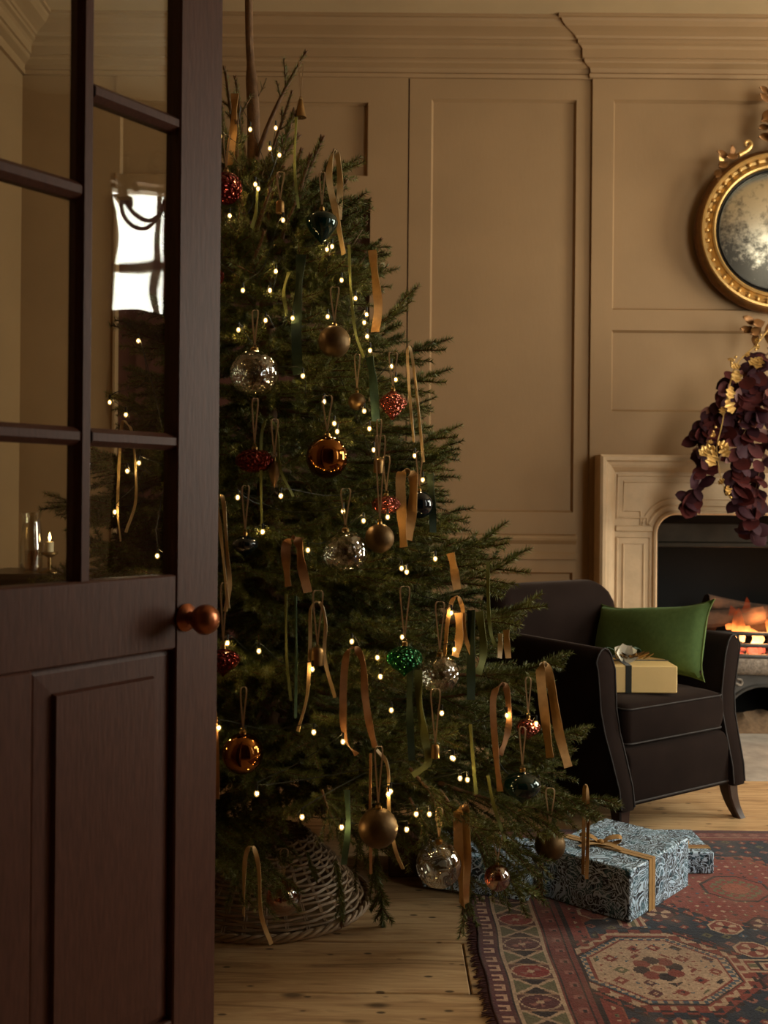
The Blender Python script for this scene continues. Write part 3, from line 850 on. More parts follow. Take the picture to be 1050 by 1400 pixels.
for px, py, an, s, me in ((995, 222, 215, 0.9, cl), (985, 232, 235, 0.8, cl), (998, 216, 165, 0.8, cl), (990, 224, 130, 0.7, clg), (1003, 214, 120, 0.6, cl), (1010, 212, 200, 0.8, cl), (982, 238, 250, .6, cl),
                      (1135, 222, -35, 0.9, cl), (1145, 232, -55, 0.8, cl), (1132, 216, 15, 0.8, cl), (1140, 224, 50, 0.7, clg)):
    carved(px, py, an, s, me)
for sg in (1, -1):
    pts = [P(1066-sg*(1066-x), y_, 5.06) - Vector((FXC, YB, mc.z)) for x, y_ in ((1010, 212), (1022, 205), (1027, 198), (1024, 193), (1019, 195), (1020, 200))]
    MB().tube(spline(pts, 4), [0.012-0.0003*i for i in range(21)], 8).build('scroll', M_gilt, mr, True)
for px, py, an, s in ((1045, 440, 200, 1.0), (1040, 448, 215, 1.0), (1035, 444, 160, 0.9), (1030, 452, 180, 0.8), (1035, 456, 245, 0.9), (1050, 446, 270, 1.1), (1055, 440, 250, 1.1), (1028, 446, 220, 0.7), (1085, 440, -20, 1.0), (1090, 448, -35, 1.0), (1075, 446, -90, 1.1)):
    carved(px, py, an, s)

# ------------------------------------------------------------------ burgundy foliage on the mantel
gl_ = tag(empty('foliage_arrangement', P(1066, 622, 5.0)), 'spray of burgundy and gilded leaves cascading over the mantel', 'foliage')
g0 = gl_.location.copy()
GLV = [leaf_mesh('leaf', 0.082, 0.062, 0.004, 0.014, 0.22, M_burg, 0.6), leaf_mesh('leaf', 0.078, 0.06, 0.004, -0.012, -0.2, M_plum, 0.6),
       leaf_mesh('leaf', 0.072, 0.046, 0.004, 0.012, 0.3, M_burg, 0.7), leaf_mesh('leaf', 0.06, 0.046, 0.004, -0.01, 0.15, M_plum, 0.6), leaf_mesh('leaf', 0.062, 0.03, 0.004, 0.01, 0.3, M_palepink, 0.8)]
GLG = [leaf_mesh('gilded_leaf', 0.075, 0.05, 0.005, 0.02, 0.45, M_goldleaf, 0.7, 14, 0.3), leaf_mesh('gilded_leaf', 0.05, 0.034, 0.005, -0.012, 0.4, M_goldleaf, 0.7, 14, 0.35)]
lr = random.Random(21)
spine = [[(1066, 470), (1030, 500), (992, 530), (970, 570), (952, 612)], [(1066, 500), (1020, 545), (985, 590), (968, 625), (950, 668), (943, 690)], [(1066, 520), (1030, 570), (1005, 620), (1005, 660), (1010, 690)],
         [(1066, 540), (1050, 600), (1035, 660), (1030, 700), (1028, 728)], [(1066, 480), (1075, 560), (1080, 640), (1075, 700)], [(1066, 500), (1110, 545), (1140, 590), (1160, 640)], [(1066, 520), (1100, 570), (1120, 620), (1118, 670)],
         [(1066, 480), (1020, 515), (1000, 560), (985, 600)], [(1066, 505), (1045, 545), (1025, 590), (1020, 640)]]
for si, sp_ in enumerate(spine):
    n_ = len(sp_)
    pts = spline([P(x, y_, 4.93-0.035*math.sin(math.pi*i/(n_-1))-0.03*(si % 3)) - g0 for i, (x, y_) in enumerate(sp_)], 6)
    MB().tube(pts, [0.0035-0.0022*i/len(pts) for i in range(len(pts))], 5).build('stem', M_bark, gl_, True)
    for i in range(2, len(pts)):
        for s in range(lr.choice((2, 2, 2, 1, 3))):
            t = (pts[i]-pts[i-1]).normalized()
            d = (t*lr.uniform(0.1, 0.9) + Vector((lr.uniform(-1, 1), lr.uniform(-1.0, 0.4), lr.uniform(-0.9, 0.5)))*0.9)
            me = GLV[lr.choice((0, 0, 1, 1, 1, 2, 2, 3, 3, 3, 1, 0, 4))]
            if (pts[i]+g0).x > 1.99: continue
            link('leaf', me, gl_, mat4=orient(pts[i], d, (lr.uniform(-.6, .6), -1, lr.uniform(-.3, .9)), lr.uniform(0.95, 1.35)))
gpts = spline([P(x, y_, 4.80) - g0 for x, y_ in ((1062, 436), (1035, 470), (1006, 500), (994, 545), (986, 585), (980, 612), (984, 645), (992, 672), (999, 682))], 5)
MB().tube(gpts, [0.004-0.0025*i/len(gpts) for i in range(len(gpts))], 5).build('gilded_stem', M_goldleaf, gl_, True)
for px, py, an, s, k in ((1040, 488, 250, 0.9, 0), (1036, 490, 225, 0.8, 0), (1012, 500, 200, 0.7, 0), (1008, 506, 260, 0.9, 0), (1000, 528, 250, 0.9, 0), (993, 545, 285, 1.0, 0), (988, 556, 265, 0.8, 1), (978, 612, 200, 1.0, 0), (976, 616, 250, 1.1, 0), (972, 610, 225, 1.0, 0),
                         (985, 608, 300, 0.9, 0), (980, 605, 330, 0.8, 0), (975, 605, 170, 0.6, 1), (990, 655, 225, 0.7, 1), (994, 664, 280, 0.9, 1), (997, 668, 250, .7, 1), (1003, 494, 150, 0.6, 1), (1037, 462, 240, 0.6, 1), (1034, 470, 290, 0.6, 1), (976, 598, 100, .5, 1), (1020, 488, 60, .6, 1)):
    a = math.radians(an)
    link('gilded_leaf', GLG[k], gl_, mat4=orient(P(px, py, 4.79)-g0, (math.cos(a), lr.uniform(-.3, .2), math.sin(a)), (lr.uniform(-.4, .4), -1, lr.uniform(0, .6)), s))
bme = MB().sphere((0, 0, 0), 0.0065, 7, 5).mesh('gilded_berry', M_goldleaf, True)
for px, py in ((1003, 492), (1000, 496), (1006, 488), (1038, 465), (1035, 472), (1040, 458), (975, 590), (972, 596), (999, 680), (996, 675), (1000, 500), (1033, 478), (978, 584)):
    link('gilded_berry', bme, gl_, P(px, py, 4.78)-g0)

# ------------------------------------------------------------------ armchair
CH = Vector((1.088, 3.653, 0)); CROT = math.radians(34)
chair = tag(empty('armchair', CH, CROT), 'charcoal brown velvet armchair standing before the fireplace', 'armchair')
def rrect(x0, x1, y0, y1, z, r, n=4):
    r = min(r, (x1-x0)/2-1e-4, (y1-y0)/2-1e-4); out = []
    for cx_, cy_, a0 in ((x1-r, y0+r, -90), (x1-r, y1-r, 0), (x0+r, y1-r, 90), (x0+r, y0+r, 180)):
        for i in range(n+1):
            a = math.radians(a0+90*i/n); out.append((cx_+r*math.cos(a), cy_+r*math.sin(a), z))
    return out
HWB = 0.333
def arm_prof(z):
    """front lean and outward flare of the arm at height z"""
    s = (z-0.13)/0.54
    yf = 0.072*(3*min(1, max(0, s)/0.62)**2-2*min(1, max(0, s)/0.62)**3) - 0.008*max(0, s-0.62)/0.38
    fl_ = 0.06*max(0, s)**1.5
    wd = 0.070 + 0.022*max(0, s)**1.3
    return yf, fl_, wd
for s in (-1, 1):
    rings = []
    zs = [0.125, 0.13, 0.2, 0.3, 0.38, 0.46, 0.54, 0.60, 0.635, 0.655, 0.668, 0.675]
    for z in zs:
        yf, fo, wd = arm_prof(min(z, 0.67))
        rd = 0.0
        if z > 0.6: rd = (1-math.sqrt(max(0, 1-((z-0.6)/0.076)**2)))*0.046
        if z == 0.125: rd = 0.004
        xo = HWB+fo-rd; xi = HWB+fo-wd+rd
        x0, x1 = (xi, xo) if s == 1 else (-xo, -xi)
        drop = 0.0
        rings.append(rrect(x0, x1, yf+rd*0.3, 0.70, z, 0.008, 2))
    MB().loft(rings).build('arm', M_velvet, chair, True)
    # piping round the arm front
    pts_o, pts_i = [], []
    for z in [0.135, 0.2, 0.3, 0.38, 0.46, 0.54, 0.60]:
        yf, fo, wd = arm_prof(z)
        pts_o.append((s*(HWB+fo-0.003), yf, z)); pts_i.append((s*(HWB+fo-wd+0.003), yf, z))
    top = []
    for i in range(1, 8):
        a = math.pi*i/8
        yf, fo, wd = arm_prof(0.67)
        top.append((s*(HWB+fo-wd/2+(wd/2-0.003)*math.cos(a)), yf+0.004, 0.60+0.076*math.sin(a)))
    MB().tube(pts_o+top+pts_i[::-1], 0.0032, 6).build('piping', M_piping, chair, True)
# back: crowned top, leaning
rings = []
for z in (0.15, 0.3, 0.45, 0.58, 0.68, 0.75, 0.79, 0.815, 0.83, 0.837):
    lean = 0.10*max(0, (z-0.3)/0.5)
    k = max(0, (z-0.66)/0.178)
    hw = 0.29+0.045*min(1, max(0, (z-0.4)/0.3)) - 0.09*(1-math.sqrt(max(0, 1-min(1, k)**2.4)))
    th = 0.075*math.sqrt(max(0.02, 1-max(0, (z-0.76)/0.078)**2))
    rings.append(rrect(-hw, hw, 0.62+lean-th, 0.66+lean+th*0.6, z, 0.05, 4))
MB().loft(rings).build('backrest', M_velvet, chair, True)
MB().cbox(-0.3, 0.3, 0.08, 0.7, 0.13, 0.31, 0.01).build('seat_deck', M_velvet, chair)
# front rail
rings = [rrect(-0.268, 0.268, 0.022+k, 0.12, z, 0.012, 3) for z, k in ((0.13, 0.004), (0.14, 0), (0.27, 0), (0.30, 0.006), (0.315, 0.018), (0.322, 0.035))]
MB().loft(rings).build('front_rail', M_velvet, chair, True)
# seat cushion: boxed and crowned
m = MB(); rings = []
for z, k in ((0.325, 0.03), (0.332, 0.008), (0.34, 0.0), (0.365, -0.006), (0.40, -0.008), (0.435, -0.006), (0.455, 0.0), (0.464, 0.008), (0.472, 0.03), (0.480, 0.08), (0.484, 0.14)):
    rings.append(rrect(-0.262+k, 0.262-k, 0.045+k, 0.60, z, 0.03, 4))
m.loft(rings).build('seat_cushion', M_velvet, chair, True)
for z in (0.338, 0.458):
    pts = [(x, y_-0.001, zz) for x, y_, zz in rrect(-0.263, 0.263, 0.044, 0.59, z, 0.03, 4)]
    MB().tube(pts, 0.0032, 6, True).build('piping', M_piping, chair, True)
MB().tube([(-0.26, 0.02, 0.142), (0.26, 0.02, 0.142)], 0.004, 6).build('piping', M_piping, chair, True)
for sx, sy in ((-1, 0), (1, 0), (-1, 1), (1, 1)):
    rings = []
    for i in range(7):
        t = i/6; z0_ = 0.011 if (sx, sy) == (-1, 0) else 0.0; z = z0_+(0.135-z0_)*(1-t)
        c = (sx*(0.29+0.0*t), (0.045-0.035*t*t) if sy == 0 else (0.66+0.05*t*t))
        hw = 0.027-0.009*t
        ox = sx*0.022*t*t
        rings.append(rrect(c[0]+ox-hw, c[0]+ox+hw, c[1]-hw, c[1]+hw, z, 0.005, 1))
    MB().loft(rings).build('leg', M_legwood, chair, True)

# cushion leaning along the right arm
cu = tag(empty('cushion', CH + Matrix.Rotation(CROT, 3, 'Z') @ Vector((0.185, 0.345, 0.482)), CROT), 'green wool lumbar cushion leaning on the armchair arm', 'cushion')
def pillow(a, b, t, n=22, mlev=14):
    m = MB(); idx = {}
    def pt(u, v, s):
        pin = 0.17
        x = a*u*(1-pin*(1-v**4)*(abs(u)**3)*0.55); y = b*v*(1-pin*(1-u**4)*(abs(v)**3)*1.1)
        th = t*((1-abs(u)**2.6)*(1-abs(v)**2.6))**0.55
        th *= 1+0.05*math.sin(5*u+3*v)
        return (x, y, s*th)
    for s in (1, -1):
        for i in range(n+1):
            for j in range(mlev+1):
                edge_ = i in (0, n) or j in (0, mlev)
                key = (i, j, 0 if edge_ else s)
                if key not in idx:
                    idx[key] = len(m.v); m.v.append(pt(i/n*2-1, j/mlev*2-1, s))
        for i in range(n):
            for j in range(mlev):
                q = []
                for (p_, q_) in ((i, j), (i+1, j), (i+1, j+1), (i, j+1)):
                    e_ = p_ in (0, n) or q_ in (0, mlev)
                    q.append(idx[(p_, q_, 0 if e_ else s)])
                m.f.append(tuple(q) if s == 1 else tuple(reversed(q)))
    border = [pt(i/n*2-1, -1, 0) for i in range(n)] + [pt(1, j/mlev*2-1, 0) for j in range(mlev)] + [pt(1-i/n*2, 1, 0) for i in range(n)] + [pt(-1, 1-j/mlev*2, 0) for j in range(mlev)]
    return m, border
pm, brd = pillow(0.285, 0.158, 0.078)
# length runs front (-y) to back; leans towards +x
ex = Vector((0.05, -1, 0.12)).normalized(); ey = Vector((0.34, 0.02, 0.94)); ey = (ey-ex*ey.dot(ex)).normalized(); ez = ex.cross(ey)
Mp = Matrix((ex, ey, ez)).transposed().to_4x4(); Mp.translation = Vector((0.0, 0, 0.150))
o = pm.build('cover', M_gwool, cu, True); o.matrix_local = Mp
o = MB().tube(brd, 0.0035, 5, True).build('seam_piping', M_gpipe, cu, True); o.matrix_local = Mp
o = MB().cbox(0.262, 0.27, -0.135, -0.118, -0.004, 0.006, 0.001).build('maker_tag', M_legwood, cu); o.matrix_local = Mp

# ------------------------------------------------------------------ ribbons
def strip(pts, width, th=0.0012, ref=Vector((0, 1, 0)), wdirs=None, taper=None, twist=0.0):
    """a ribbon: flat strip of given width following pts; broadside to ref where it hangs, along ref where it bends over"""
    rings = []; n = len(pts)
    for i, p in enumerate(pts):
        a = pts[max(0, i-1)]; b = pts[min(n-1, i+1)]
        t = (b-a).normalized()
        if wdirs: w = wdirs[i]
        else:
            k = t.z*t.z
            w = t.cross(ref)*k + ref*(1-k)
        w = w - t*w.dot(t)
        w = w.normalized() if w.length > 1e-5 else t.orthogonal().normalized()
        if twist: w = Matrix.Rotation(twist*math.sin(i*0.33+len(pts)*1.7+pts[0].x*9), 3, t) @ w
        nn = t.cross(w)
        h = width/2*(taper[i] if taper else 1.0)
        rings.append([p-w*h-nn*th/2, p+w*h-nn*th/2, p+w*h+nn*th/2, p-w*h+nn*th/2])
    return MB().loft(rings)

# ------------------------------------------------------------------ gifts
def gift(name, label, x0, x1, y0, y1, h, mat, loc, rz):
    g = tag(empty(name, loc, rz), label, 'gift', 'wrapped gifts')
    MB().cbox(x0, x1, y0, y1, 0, h, 0.003).build('box', mat, g)
    return g
RUGZ = 0.011
fc = PF(861, 1262.7, RUGZ); 
ang = math.radians(48.5)
big = gift('gift_box', 'large navy foliage-print gift tied with gold velvet bow on the rug', 0, 0.37, 0, 0.285, 0.147, M_paper, (fc.x, fc.y, RUGZ), ang)
# local x = right-hand edge (0.37), local y = left-hand edge (0.285)
H = 0.147; rx = 0.118
def band(g, x0, x1, axis, c, h, depth, mat, name='ribbon_band', w=0.02):
    e = 0.0016
    if axis == 'y':   # band runs over the top along local y at x=c
        pts = [(c, -e, 0.0), (c, -e, h+e), (c, depth+e, h+e), (c, depth+e, 0.0)]
    else:
        pts = [(-e, c, 0.0), (-e, c, h+e), (depth+e, c, h+e), (depth+e, c, 0.0)]
    m = MB(); hw = w/2
    for i in range(3):
        a, b = Vector(pts[i]), Vector(pts[i+1])
        s = Vector((hw, 0, 0)) if axis == 'y' else Vector((0, hw, 0))
        nrm = (b-a).cross(s).normalized()*0.0008
        m.loft([[a-s-nrm, a+s-nrm, a+s+nrm, a-s+nrm], [b-s-nrm, b+s-nrm, b+s+nrm, b-s+nrm]])
    return m.build(name, mat, g)
band(big, 0, 0, 'y', 0.118, H, 0.285, M_gvelvet, w=0.017)
band(big, 0, 0, 'y', 0.138, H, 0.285, M_gvelvet, w=0.017)
def bow_on(g, c, mat, size=0.05, rot=0.0, w=0.018):
    R_ = Matrix.Rotation(rot, 3, 'Z')
    for s in (-1, 1):
        pts = [Vector(p) for p in ((0, 0, 0.006), (0.45*s, 0.12, 0.35), (0.95*s, 0.25, 0.42), (1.05*s, 0.2, 0.25), (0.6*s, 0.05, 0.06), (0, 0, 0.02))]
        pts = spline([c+R_@(p*size) if i not in (0, 5) else c+R_@Vector((0, 0, 0.004+0.003*i/5)) for i, p in enumerate(pts)], 6)
        wd = [R_@Vector((0.15*s, 1, 0.25))]*len(pts)
        strip(pts, w, wdirs=wd).build('bow_loop', mat, g, True)
        tl = spline([c+R_@Vector(p) for p in ((0, 0, 0.004), (0.5*size*s, -0.45*size, 0.010), (1.15*size*s, -0.75*size, 0.004))], 5)
        strip(tl, w*0.95, wdirs=[R_@Vector((0.5, 0.9*s, 0.1))]*len(tl)).build('bow_tail', mat, g, True)
    MB().sphere(c+Vector((0, 0, 0.008)), 0.011, 10, 7, 0.8).build('bow_knot', mat, g, True)
bow_on(big, Vector((0.128, 0.165, H+0.002)), M_gvelvet, 0.055, math.radians(-60), 0.022)

f2 = PF(976, 1194.7, RUGZ)
g2 = gift('gift_box', 'small flat foliage-print gift with gold bands behind the large one', -0.185, 0, 0, 0.22, 0.068, M_paper, (f2.x, f2.y, RUGZ), math.radians(1))
for yv in (0.045, 0.062, 0.08): 
    band(g2, 0, 0, 'x', yv, 0.068, 0, M_gvelvet, w=0.013) if False else None
for yv in (0.040, 0.058):
    e = 0.001
    m = MB().box(-0.185-e, e, yv-0.007, yv+0.007, 0, 0.068+0.0018)
    m.build('ribbon_band', M_gvelvet if yv < 0.05 else M_bvelvet, g2)
o = MB().sphere((-0.075, 0.05, 0.068+0.013), 0.012, 10, 7).build('bead', M_gilt, g2, True)
pc = random.Random(2)
pcm = leaf_mesh('cone_scale', 0.022, 0.016, 0.004, 0.008, 0.3, M_bronze)
for k in range(26):
    a = k*2.4; s = k/26
    link('cone_scale', pcm, g2, mat4=orient(Vector((-0.12+0.05*s, 0.065, 0.068+0.016)), (0.5, math.cos(a), math.sin(a)), (1, 0, 0), 1.0-0.35*s))

a3, b3 = PF(577, 1217, 0.001), PF(722, 1233, RUGZ)
d3 = (b3-a3); L3 = d3.length
g3 = gift('gift_box', 'foliage-print gift tucked under the lowest branches on the rug edge', 0, L3, 0, 0.22, 0.112, M_paper, (a3.x, a3.y, RUGZ), math.atan2(d3.y, d3.x))
g4 = gift('gift_box', 'plain dark brown box in shadow beside the wicker basket', 0, 0.12, 0, 0.2, 0.12, M_brownbox, (P(531, 1200, 3.2).x, 3.2, 0.001), 0.0)
MB().cbox(-0.004, 0.124, -0.004, 0.204, 0.095, 0.125, 0.003).build('lid', M_brownbox, g4)

# gold box on the seat
SZ = 0.4855
fr_ = PF(926, 948, SZ)
g5 = gift('gift_box', 'gold paper gift with black ribbon on the armchair seat', -0.30, 0, 0, 0.235, 0.098, M_goldpaper, (fr_.x, fr_.y, SZ), math.radians(0))
MB().box(-0.188, -0.166, -0.0012, 0.2362, 0, 0.0995).build('ribbon_band', M_dkribbon, g5)
MB().box(-0.3012, 0.0012, 0.118, 0.138, 0, 0.0995).build('ribbon_band', M_dkribbon, g5)
cb_ = Vector((-0.172, 0.11, 0.1))
for s, an in ((1, 20), (-1, 160)):
    R_ = Matrix.Rotation(math.radians(an), 3, 'Z')
    pts = spline([cb_+R_@Vector(p) for p in ((0, 0, 0.005), (0.03, 0.0, 0.035), (0.06, 0.0, 0.045), (0.07, 0, 0.03), (0.04, 0, 0.012), (0, 0, 0.008))], 5)
    strip(pts, 0.022, wdirs=[R_@Vector((0, 1, 0.1))]*len(pts)).build('bow_loop', M_tgvelvet, g5, True)
pet = leaf_mesh('petal', 0.055, 0.045, 0.004, 0.012, 0.4, M_white)
for an, el in ((100, 0.9), (60, 0.5), (140, 0.6), (250, 0.2), (20, 0.5), (300, 0.4)):
    a = math.radians(an)
    link('petal', pet, g5, mat4=orient(cb_+Vector((-0.008, -0.03, 0.016)), (math.cos(a), -0.3, math.sin(a)*el+0.35), (0, -1, 0.5), 1.1))
acl = leaf_mesh('gilded_leaf', 0.055, 0.03, 0.005, 0.015, 0.3, M_brass)
for k in range(16):
    a = k*2.4; r_ = 0.018*math.sqrt(k)
    link('gilded_leaf', acl, g5, mat4=orient(cb_+Vector((0.035+0.5*r_*math.cos(a), -0.03+0.3*r_*math.sin(a), 0.008+0.012*pc.random())), (math.cos(a), math.sin(a), 0.25), (0, 0, 1), 0.75))
# ------------------------------------------------------------------ rug (woven pattern as knots of coloured wool)
def build_rug():
    X0, X1, Y0, Y1 = 0.258, 2.06, 1.55, PF(1000, 1139).y
    c = 0.0046
    nx, ny = int((X1-X0)/c), int((Y1-Y0)/c)
    xs = np.linspace(X0, X1, nx+1); ys = np.linspace(Y0, Y1, ny+1)
    # slightly wavy edge
    U, V = np.meshgrid((np.arange(nx)+0.5)*c, (np.arange(ny)+0.5)*c, indexing='ij')   # u from the fringed end, v from the near side
    hgt = ny*c
    L = lambda r, g, b: np.array(lin(r, g, b)[:3])
    PLUM, RUST, NAVY, IVORY, BLUE, ORG, OLIVE, DARK, ROSE = L(84, 42, 44), L(126, 56, 46), L(36, 44, 58), L(180, 152, 126), L(62, 82, 98), L(142, 78, 58), L(98, 94, 66), L(42, 28, 28), L(140, 90, 80)
    col = np.zeros((nx, ny, 3)); 
    def put(mask, cc): col[mask] = cc
    r2 = np.random.default_rng(5)
    hs = lambda a, b, s: (np.sin(a*127.1+b*311.7+s*74.7)*43758.5453) % 1.0
    put(np.ones_like(U, bool), NAVY)
    # field: big rust hexagon corners and scattered flowers
    cell = 0.052
    def flowers(mask, base_scale, cols, rad, seed):
        iu, iv = np.floor(U/base_scale), np.floor(V/base_scale)
        fu, fv = U/base_scale-iu-0.5, V/base_scale-iv-0.5
        h = hs(iu, iv, seed)
        d = np.abs(fu-(h-0.5)*0.3)+np.abs(fv-(hs(iu, iv, seed+1)-0.5)*0.3)
        for i, cc in enumerate(cols):
            sel = mask & (h*len(cols) >= i) & (h*len(cols) < i+1)
            put(sel & (d < rad), cc)
            put(sel & (d < rad*0.38), IVORY if i % 2 == 0 else DARK)
    allm = np.ones_like(U, bool)
    flowers(allm, 0.05, [RUST, ROSE, BLUE, OLIVE, RUST], 0.30, 3)
    def octd(cu, cv, k=1.0):
        a, b = np.abs(U-cu), np.abs(V-cv)/k
        return np.maximum(np.maximum(a, b), (a+b)/1.36)
    def hexd(cu, cv, kx=1.0):
        a, b = np.abs(U-cu)*kx, np.abs(V-cv)
        return np.maximum(b, (a+b*0.75)/1.25)
    teeth = lambda f, w: ((U*f+V*f*0.0) % 1.0 < w)
    ck = (np.floor(U/0.018)+np.floor(V/0.018)) % 2 == 0
    def stepped(d, r, n=0.02):
        return d < r + n*(((np.floor(U/0.03)+np.floor(V/0.03)) % 2)-0.5)
    cu1 = PF(900, 1330).x - X0; cv1 = PF(900, 1330).y - Y0
    # second, rust lattice medallion beyond and to the right, third near-side
    for cu, cv, kind in ((PF(1010, 1225).x-X0, PF(1010, 1225).y-Y0+0.03, 'red'), (cu1+0.62, cv1+0.05, 'ivory'), (cu1-0.02, cv1-0.70, 'red'), (cu1+0.62, cv1-0.62, 'red'), (cu1+0.98, cv1+0.58, 'red')):
        d = hexd(cu, cv)
        if kind == 'red':
            put(stepped(d, 0.275, 0.03), DARK); put(stepped(d, 0.262, 0.03), ORG); put(stepped(d, 0.245, 0.03), RUST)
            m_ = d < 0.235
            flowers(m_, 0.032, [OLIVE, DARK, ROSE, BLUE, IVORY], 0.24, 9)
            o_ = octd(cu, cv)
            put(o_ < 0.1, DARK); put(o_ < 0.092, RUST); put((o_ < 0.075) & ck, OLIVE); put(o_ < 0.04, ORG)
    # rust stripe framing the field
    B = 0.29
    eu, ev = U, hgt-V
    edge_in = np.minimum(U-B+0.0, np.minimum(hgt-V-0.12, V-0.12))
    tri = np.abs(((V+0.11) % 0.44)-0.22)
    notch = (U > B-0.01) & (U < B+0.02+np.maximum(0, 0.13-tri)*1.0)
    put(notch, ORG); put((U > B-0.01) & (U < B+0.012+np.maximum(0, 0.105-tri)), RUST)
    inn = (U > B-0.01) & (U < B-0.002+np.maximum(0, 0.08-tri)); flowers(inn, 0.03, [IVORY, OLIVE, ORG, DARK], 0.3, 31)
    put((U > B-0.03) & (U <= B-0.008), RUST); put((U > B-0.036) & (U <= B-0.03), DARK)
    # main ivory octagon with hooked outline
    for cu, cv in ((cu1, cv1), (cu1+0.62, cv1+0.02)):
        d = octd(cu, cv, 0.96)/0.84
        put(stepped(d, 0.285, 0.025), DARK)
        put(stepped(d, 0.272, 0.025) & (d > 0.2), RUST)
        hook = (((np.floor(U/0.014)) % 3 == 0) | ((np.floor(V/0.014)) % 3 == 0)) & (d > 0.235) & (d < 0.262)
        put(hook, IVORY)
        put(d < 0.228, DARK); put(d < 0.222, BLUE); put((d < 0.222) & ((np.floor(U/0.012)+np.floor(V/0.012)) % 2 == 0), IVORY); put(d < 0.203, RUST); put(d < 0.195, IVORY)
        m_ = d < 0.185
        flowers(m_, 0.062, [RUST, DARK, PLUM, RUST, OLIVE], 0.33, 17)
        flowers(m_ & (d > 0.07), 0.024, [ROSE, IVORY, BLUE, IVORY, RUST], 0.22, 23)
        f = octd(cu, cv)
        put(f < 0.075, IVORY)
        for k in range(8):
            a = math.pi/4*k+0.2
            q = np.hypot(U-cu-0.045*math.cos(a), V-cv-0.045*math.sin(a))
            put(q < 0.021, RUST if k % 2 else DARK)
        put(f < 0.018, ORG)
        # crab arms towards the four sides
        for (du, dv) in ((-1, 0), (1, 0), (0, 1), (0, -1)):
            al = (U-cu)*du+(V-cv)*dv; ac = np.abs((U-cu)*dv-(V-cv)*du)
            put((al > 0.255) & (al < 0.40) & (ac < 0.036), IVORY); put((al > 0.25) & (al < 0.392) & (ac < 0.028), RUST)
            put((al > 0.25) & (al < 0.385) & (ac < 0.016), IVORY); put((al > 0.25) & (al < 0.385) & (ac < 0.008), OLIVE)
            e_ = np.maximum(np.abs(al-0.335)*1.0, ac); put(e_ < 0.028, DARK); put(e_ < 0.02, IVORY); put(e_ < 0.011, RUST)
        # stars round about
        for k in range(12):
            a = math.pi/6*k+0.26
            su, sv = cu+0.355*math.cos(a), cv+0.355*math.sin(a)
            q = np.maximum(np.maximum(np.abs(U-su), np.abs(V-sv)), (np.abs(U-su)+np.abs(V-sv))/1.35)
            put(q < 0.047, IVORY if k % 2 else DARK); put(q < 0.040, RUST if k % 2 else PLUM)
            th = np.arctan2(V-sv, U-su); put((q < 0.034) & (np.sin(th*4) > 0.2), IVORY if k % 3 else ORG); put(q < 0.009, DARK)
    # left end border
    put(U <= 0.255, PLUM)
    b1 = (U > 0.178) & (U <= 0.252)
    put(b1, L(112, 54, 48)); 
    put(b1 & (np.abs(U-0.215) < 0.012) & ((V % 0.062) < 0.022), ROSE); put(b1 & (np.abs(U-0.215) < 0.005) & ((V % 0.062) < 0.012), DARK)
    put((np.abs(U-0.25) < 0.003) | (np.abs(U-0.232) < 0.0025), DARK); put(np.abs(U-0.186) < 0.003, DARK)
    mb = (U > 0.066) & (U <= 0.174)
    put(mb, L(92, 56, 50))
    per = 0.155; vv = (V % per)/per; uc = (U-0.12)/0.054
    ov = np.hypot(uc/0.92, (vv-0.5)/0.24)
    xx = np.abs(np.abs(((vv+0.5) % 1)-0.5)/0.26)
    put(mb & (xx < 1), np.array(lin(150, 118, 92)[:3]))
    put(mb & (xx < 1) & (np.abs(uc) < 0.95-xx*0.0) & (np.abs(np.abs(uc)-xx*0.9) > 0.16) & (np.abs(uc) > xx*0.9), OLIVE)
    put(mb & (xx < 0.9) & (np.abs(uc) < xx*0.7) , DARK)
    put(mb & (np.abs(np.abs(uc)-xx) < 0.12) & (xx < 1), IVORY)
    iv_ = np.floor(V/per) % 2
    put(mb & (ov < 1), IVORY); put(mb & (ov < 0.9) & (iv_ == 0), L(128, 44, 40)); put(mb & (ov < 0.9) & (iv_ == 1), PLUM)
    th = np.arctan2((vv-0.5)*1.6, uc); put(mb & (ov < 0.6) & (np.sin(th*4) > 0.55), ROSE); put(mb & (ov < 0.2), IVORY)
    put(np.abs(U-0.064) < 0.0035, IVORY); put(np.abs(U-0.175) < 0.0035, IVORY)
    g1 = (U > 0.012) & (U < 0.052)
    put(g1, L(84, 36, 42))
    pv = (V % 0.05)/0.05; pu = (U-0.032)/0.02
    put(g1 & (np.abs(pu) < 0.62) & (pv > 0.15) & (pv < 0.75), L(188, 150, 126)); put(g1 & (np.abs(pu+0.2) < 0.4) & (np.abs(pv-0.45) < 0.13), L(84, 36, 42))
    put(np.abs(U-0.056) < 0.003, DARK); put(U < 0.01, L(70, 36, 36))
    # far and near borders
    for w_ in (hgt-V, V):
        put(w_ < 0.115, PLUM); put((w_ < 0.105) & (w_ > 0.085), RUST); put((w_ > 0.03) & (w_ < 0.078), L(112, 54, 48))
        m_ = (w_ > 0.034) & (w_ < 0.074); pu = (U % 0.06)/0.06
        put(m_ & (np.abs(pu-0.5)*1.5+np.abs(w_-0.054)/0.03 < 0.62), ROSE); put(np.abs(w_-0.08) < 0.0025, IVORY); put(np.abs(w_-0.027) < 0.0025, DARK)
    # wool: abrash and knot-to-knot variation
    col *= (0.88+0.24*r2.random((1, ny, 1))*0.5+0.1*np.sin(V*9)[..., None])*(0.78+0.44*r2.random((nx, ny, 1)))
    # mesh
    wob = 0.004*np.sin(ys*9)+0.003*np.sin(ys*23)
    XX, YY = np.meshgrid(xs, ys, indexing='ij')
    XX = XX + wob[None, :]*np.clip(1-(XX-X0)/0.3, 0, 1)
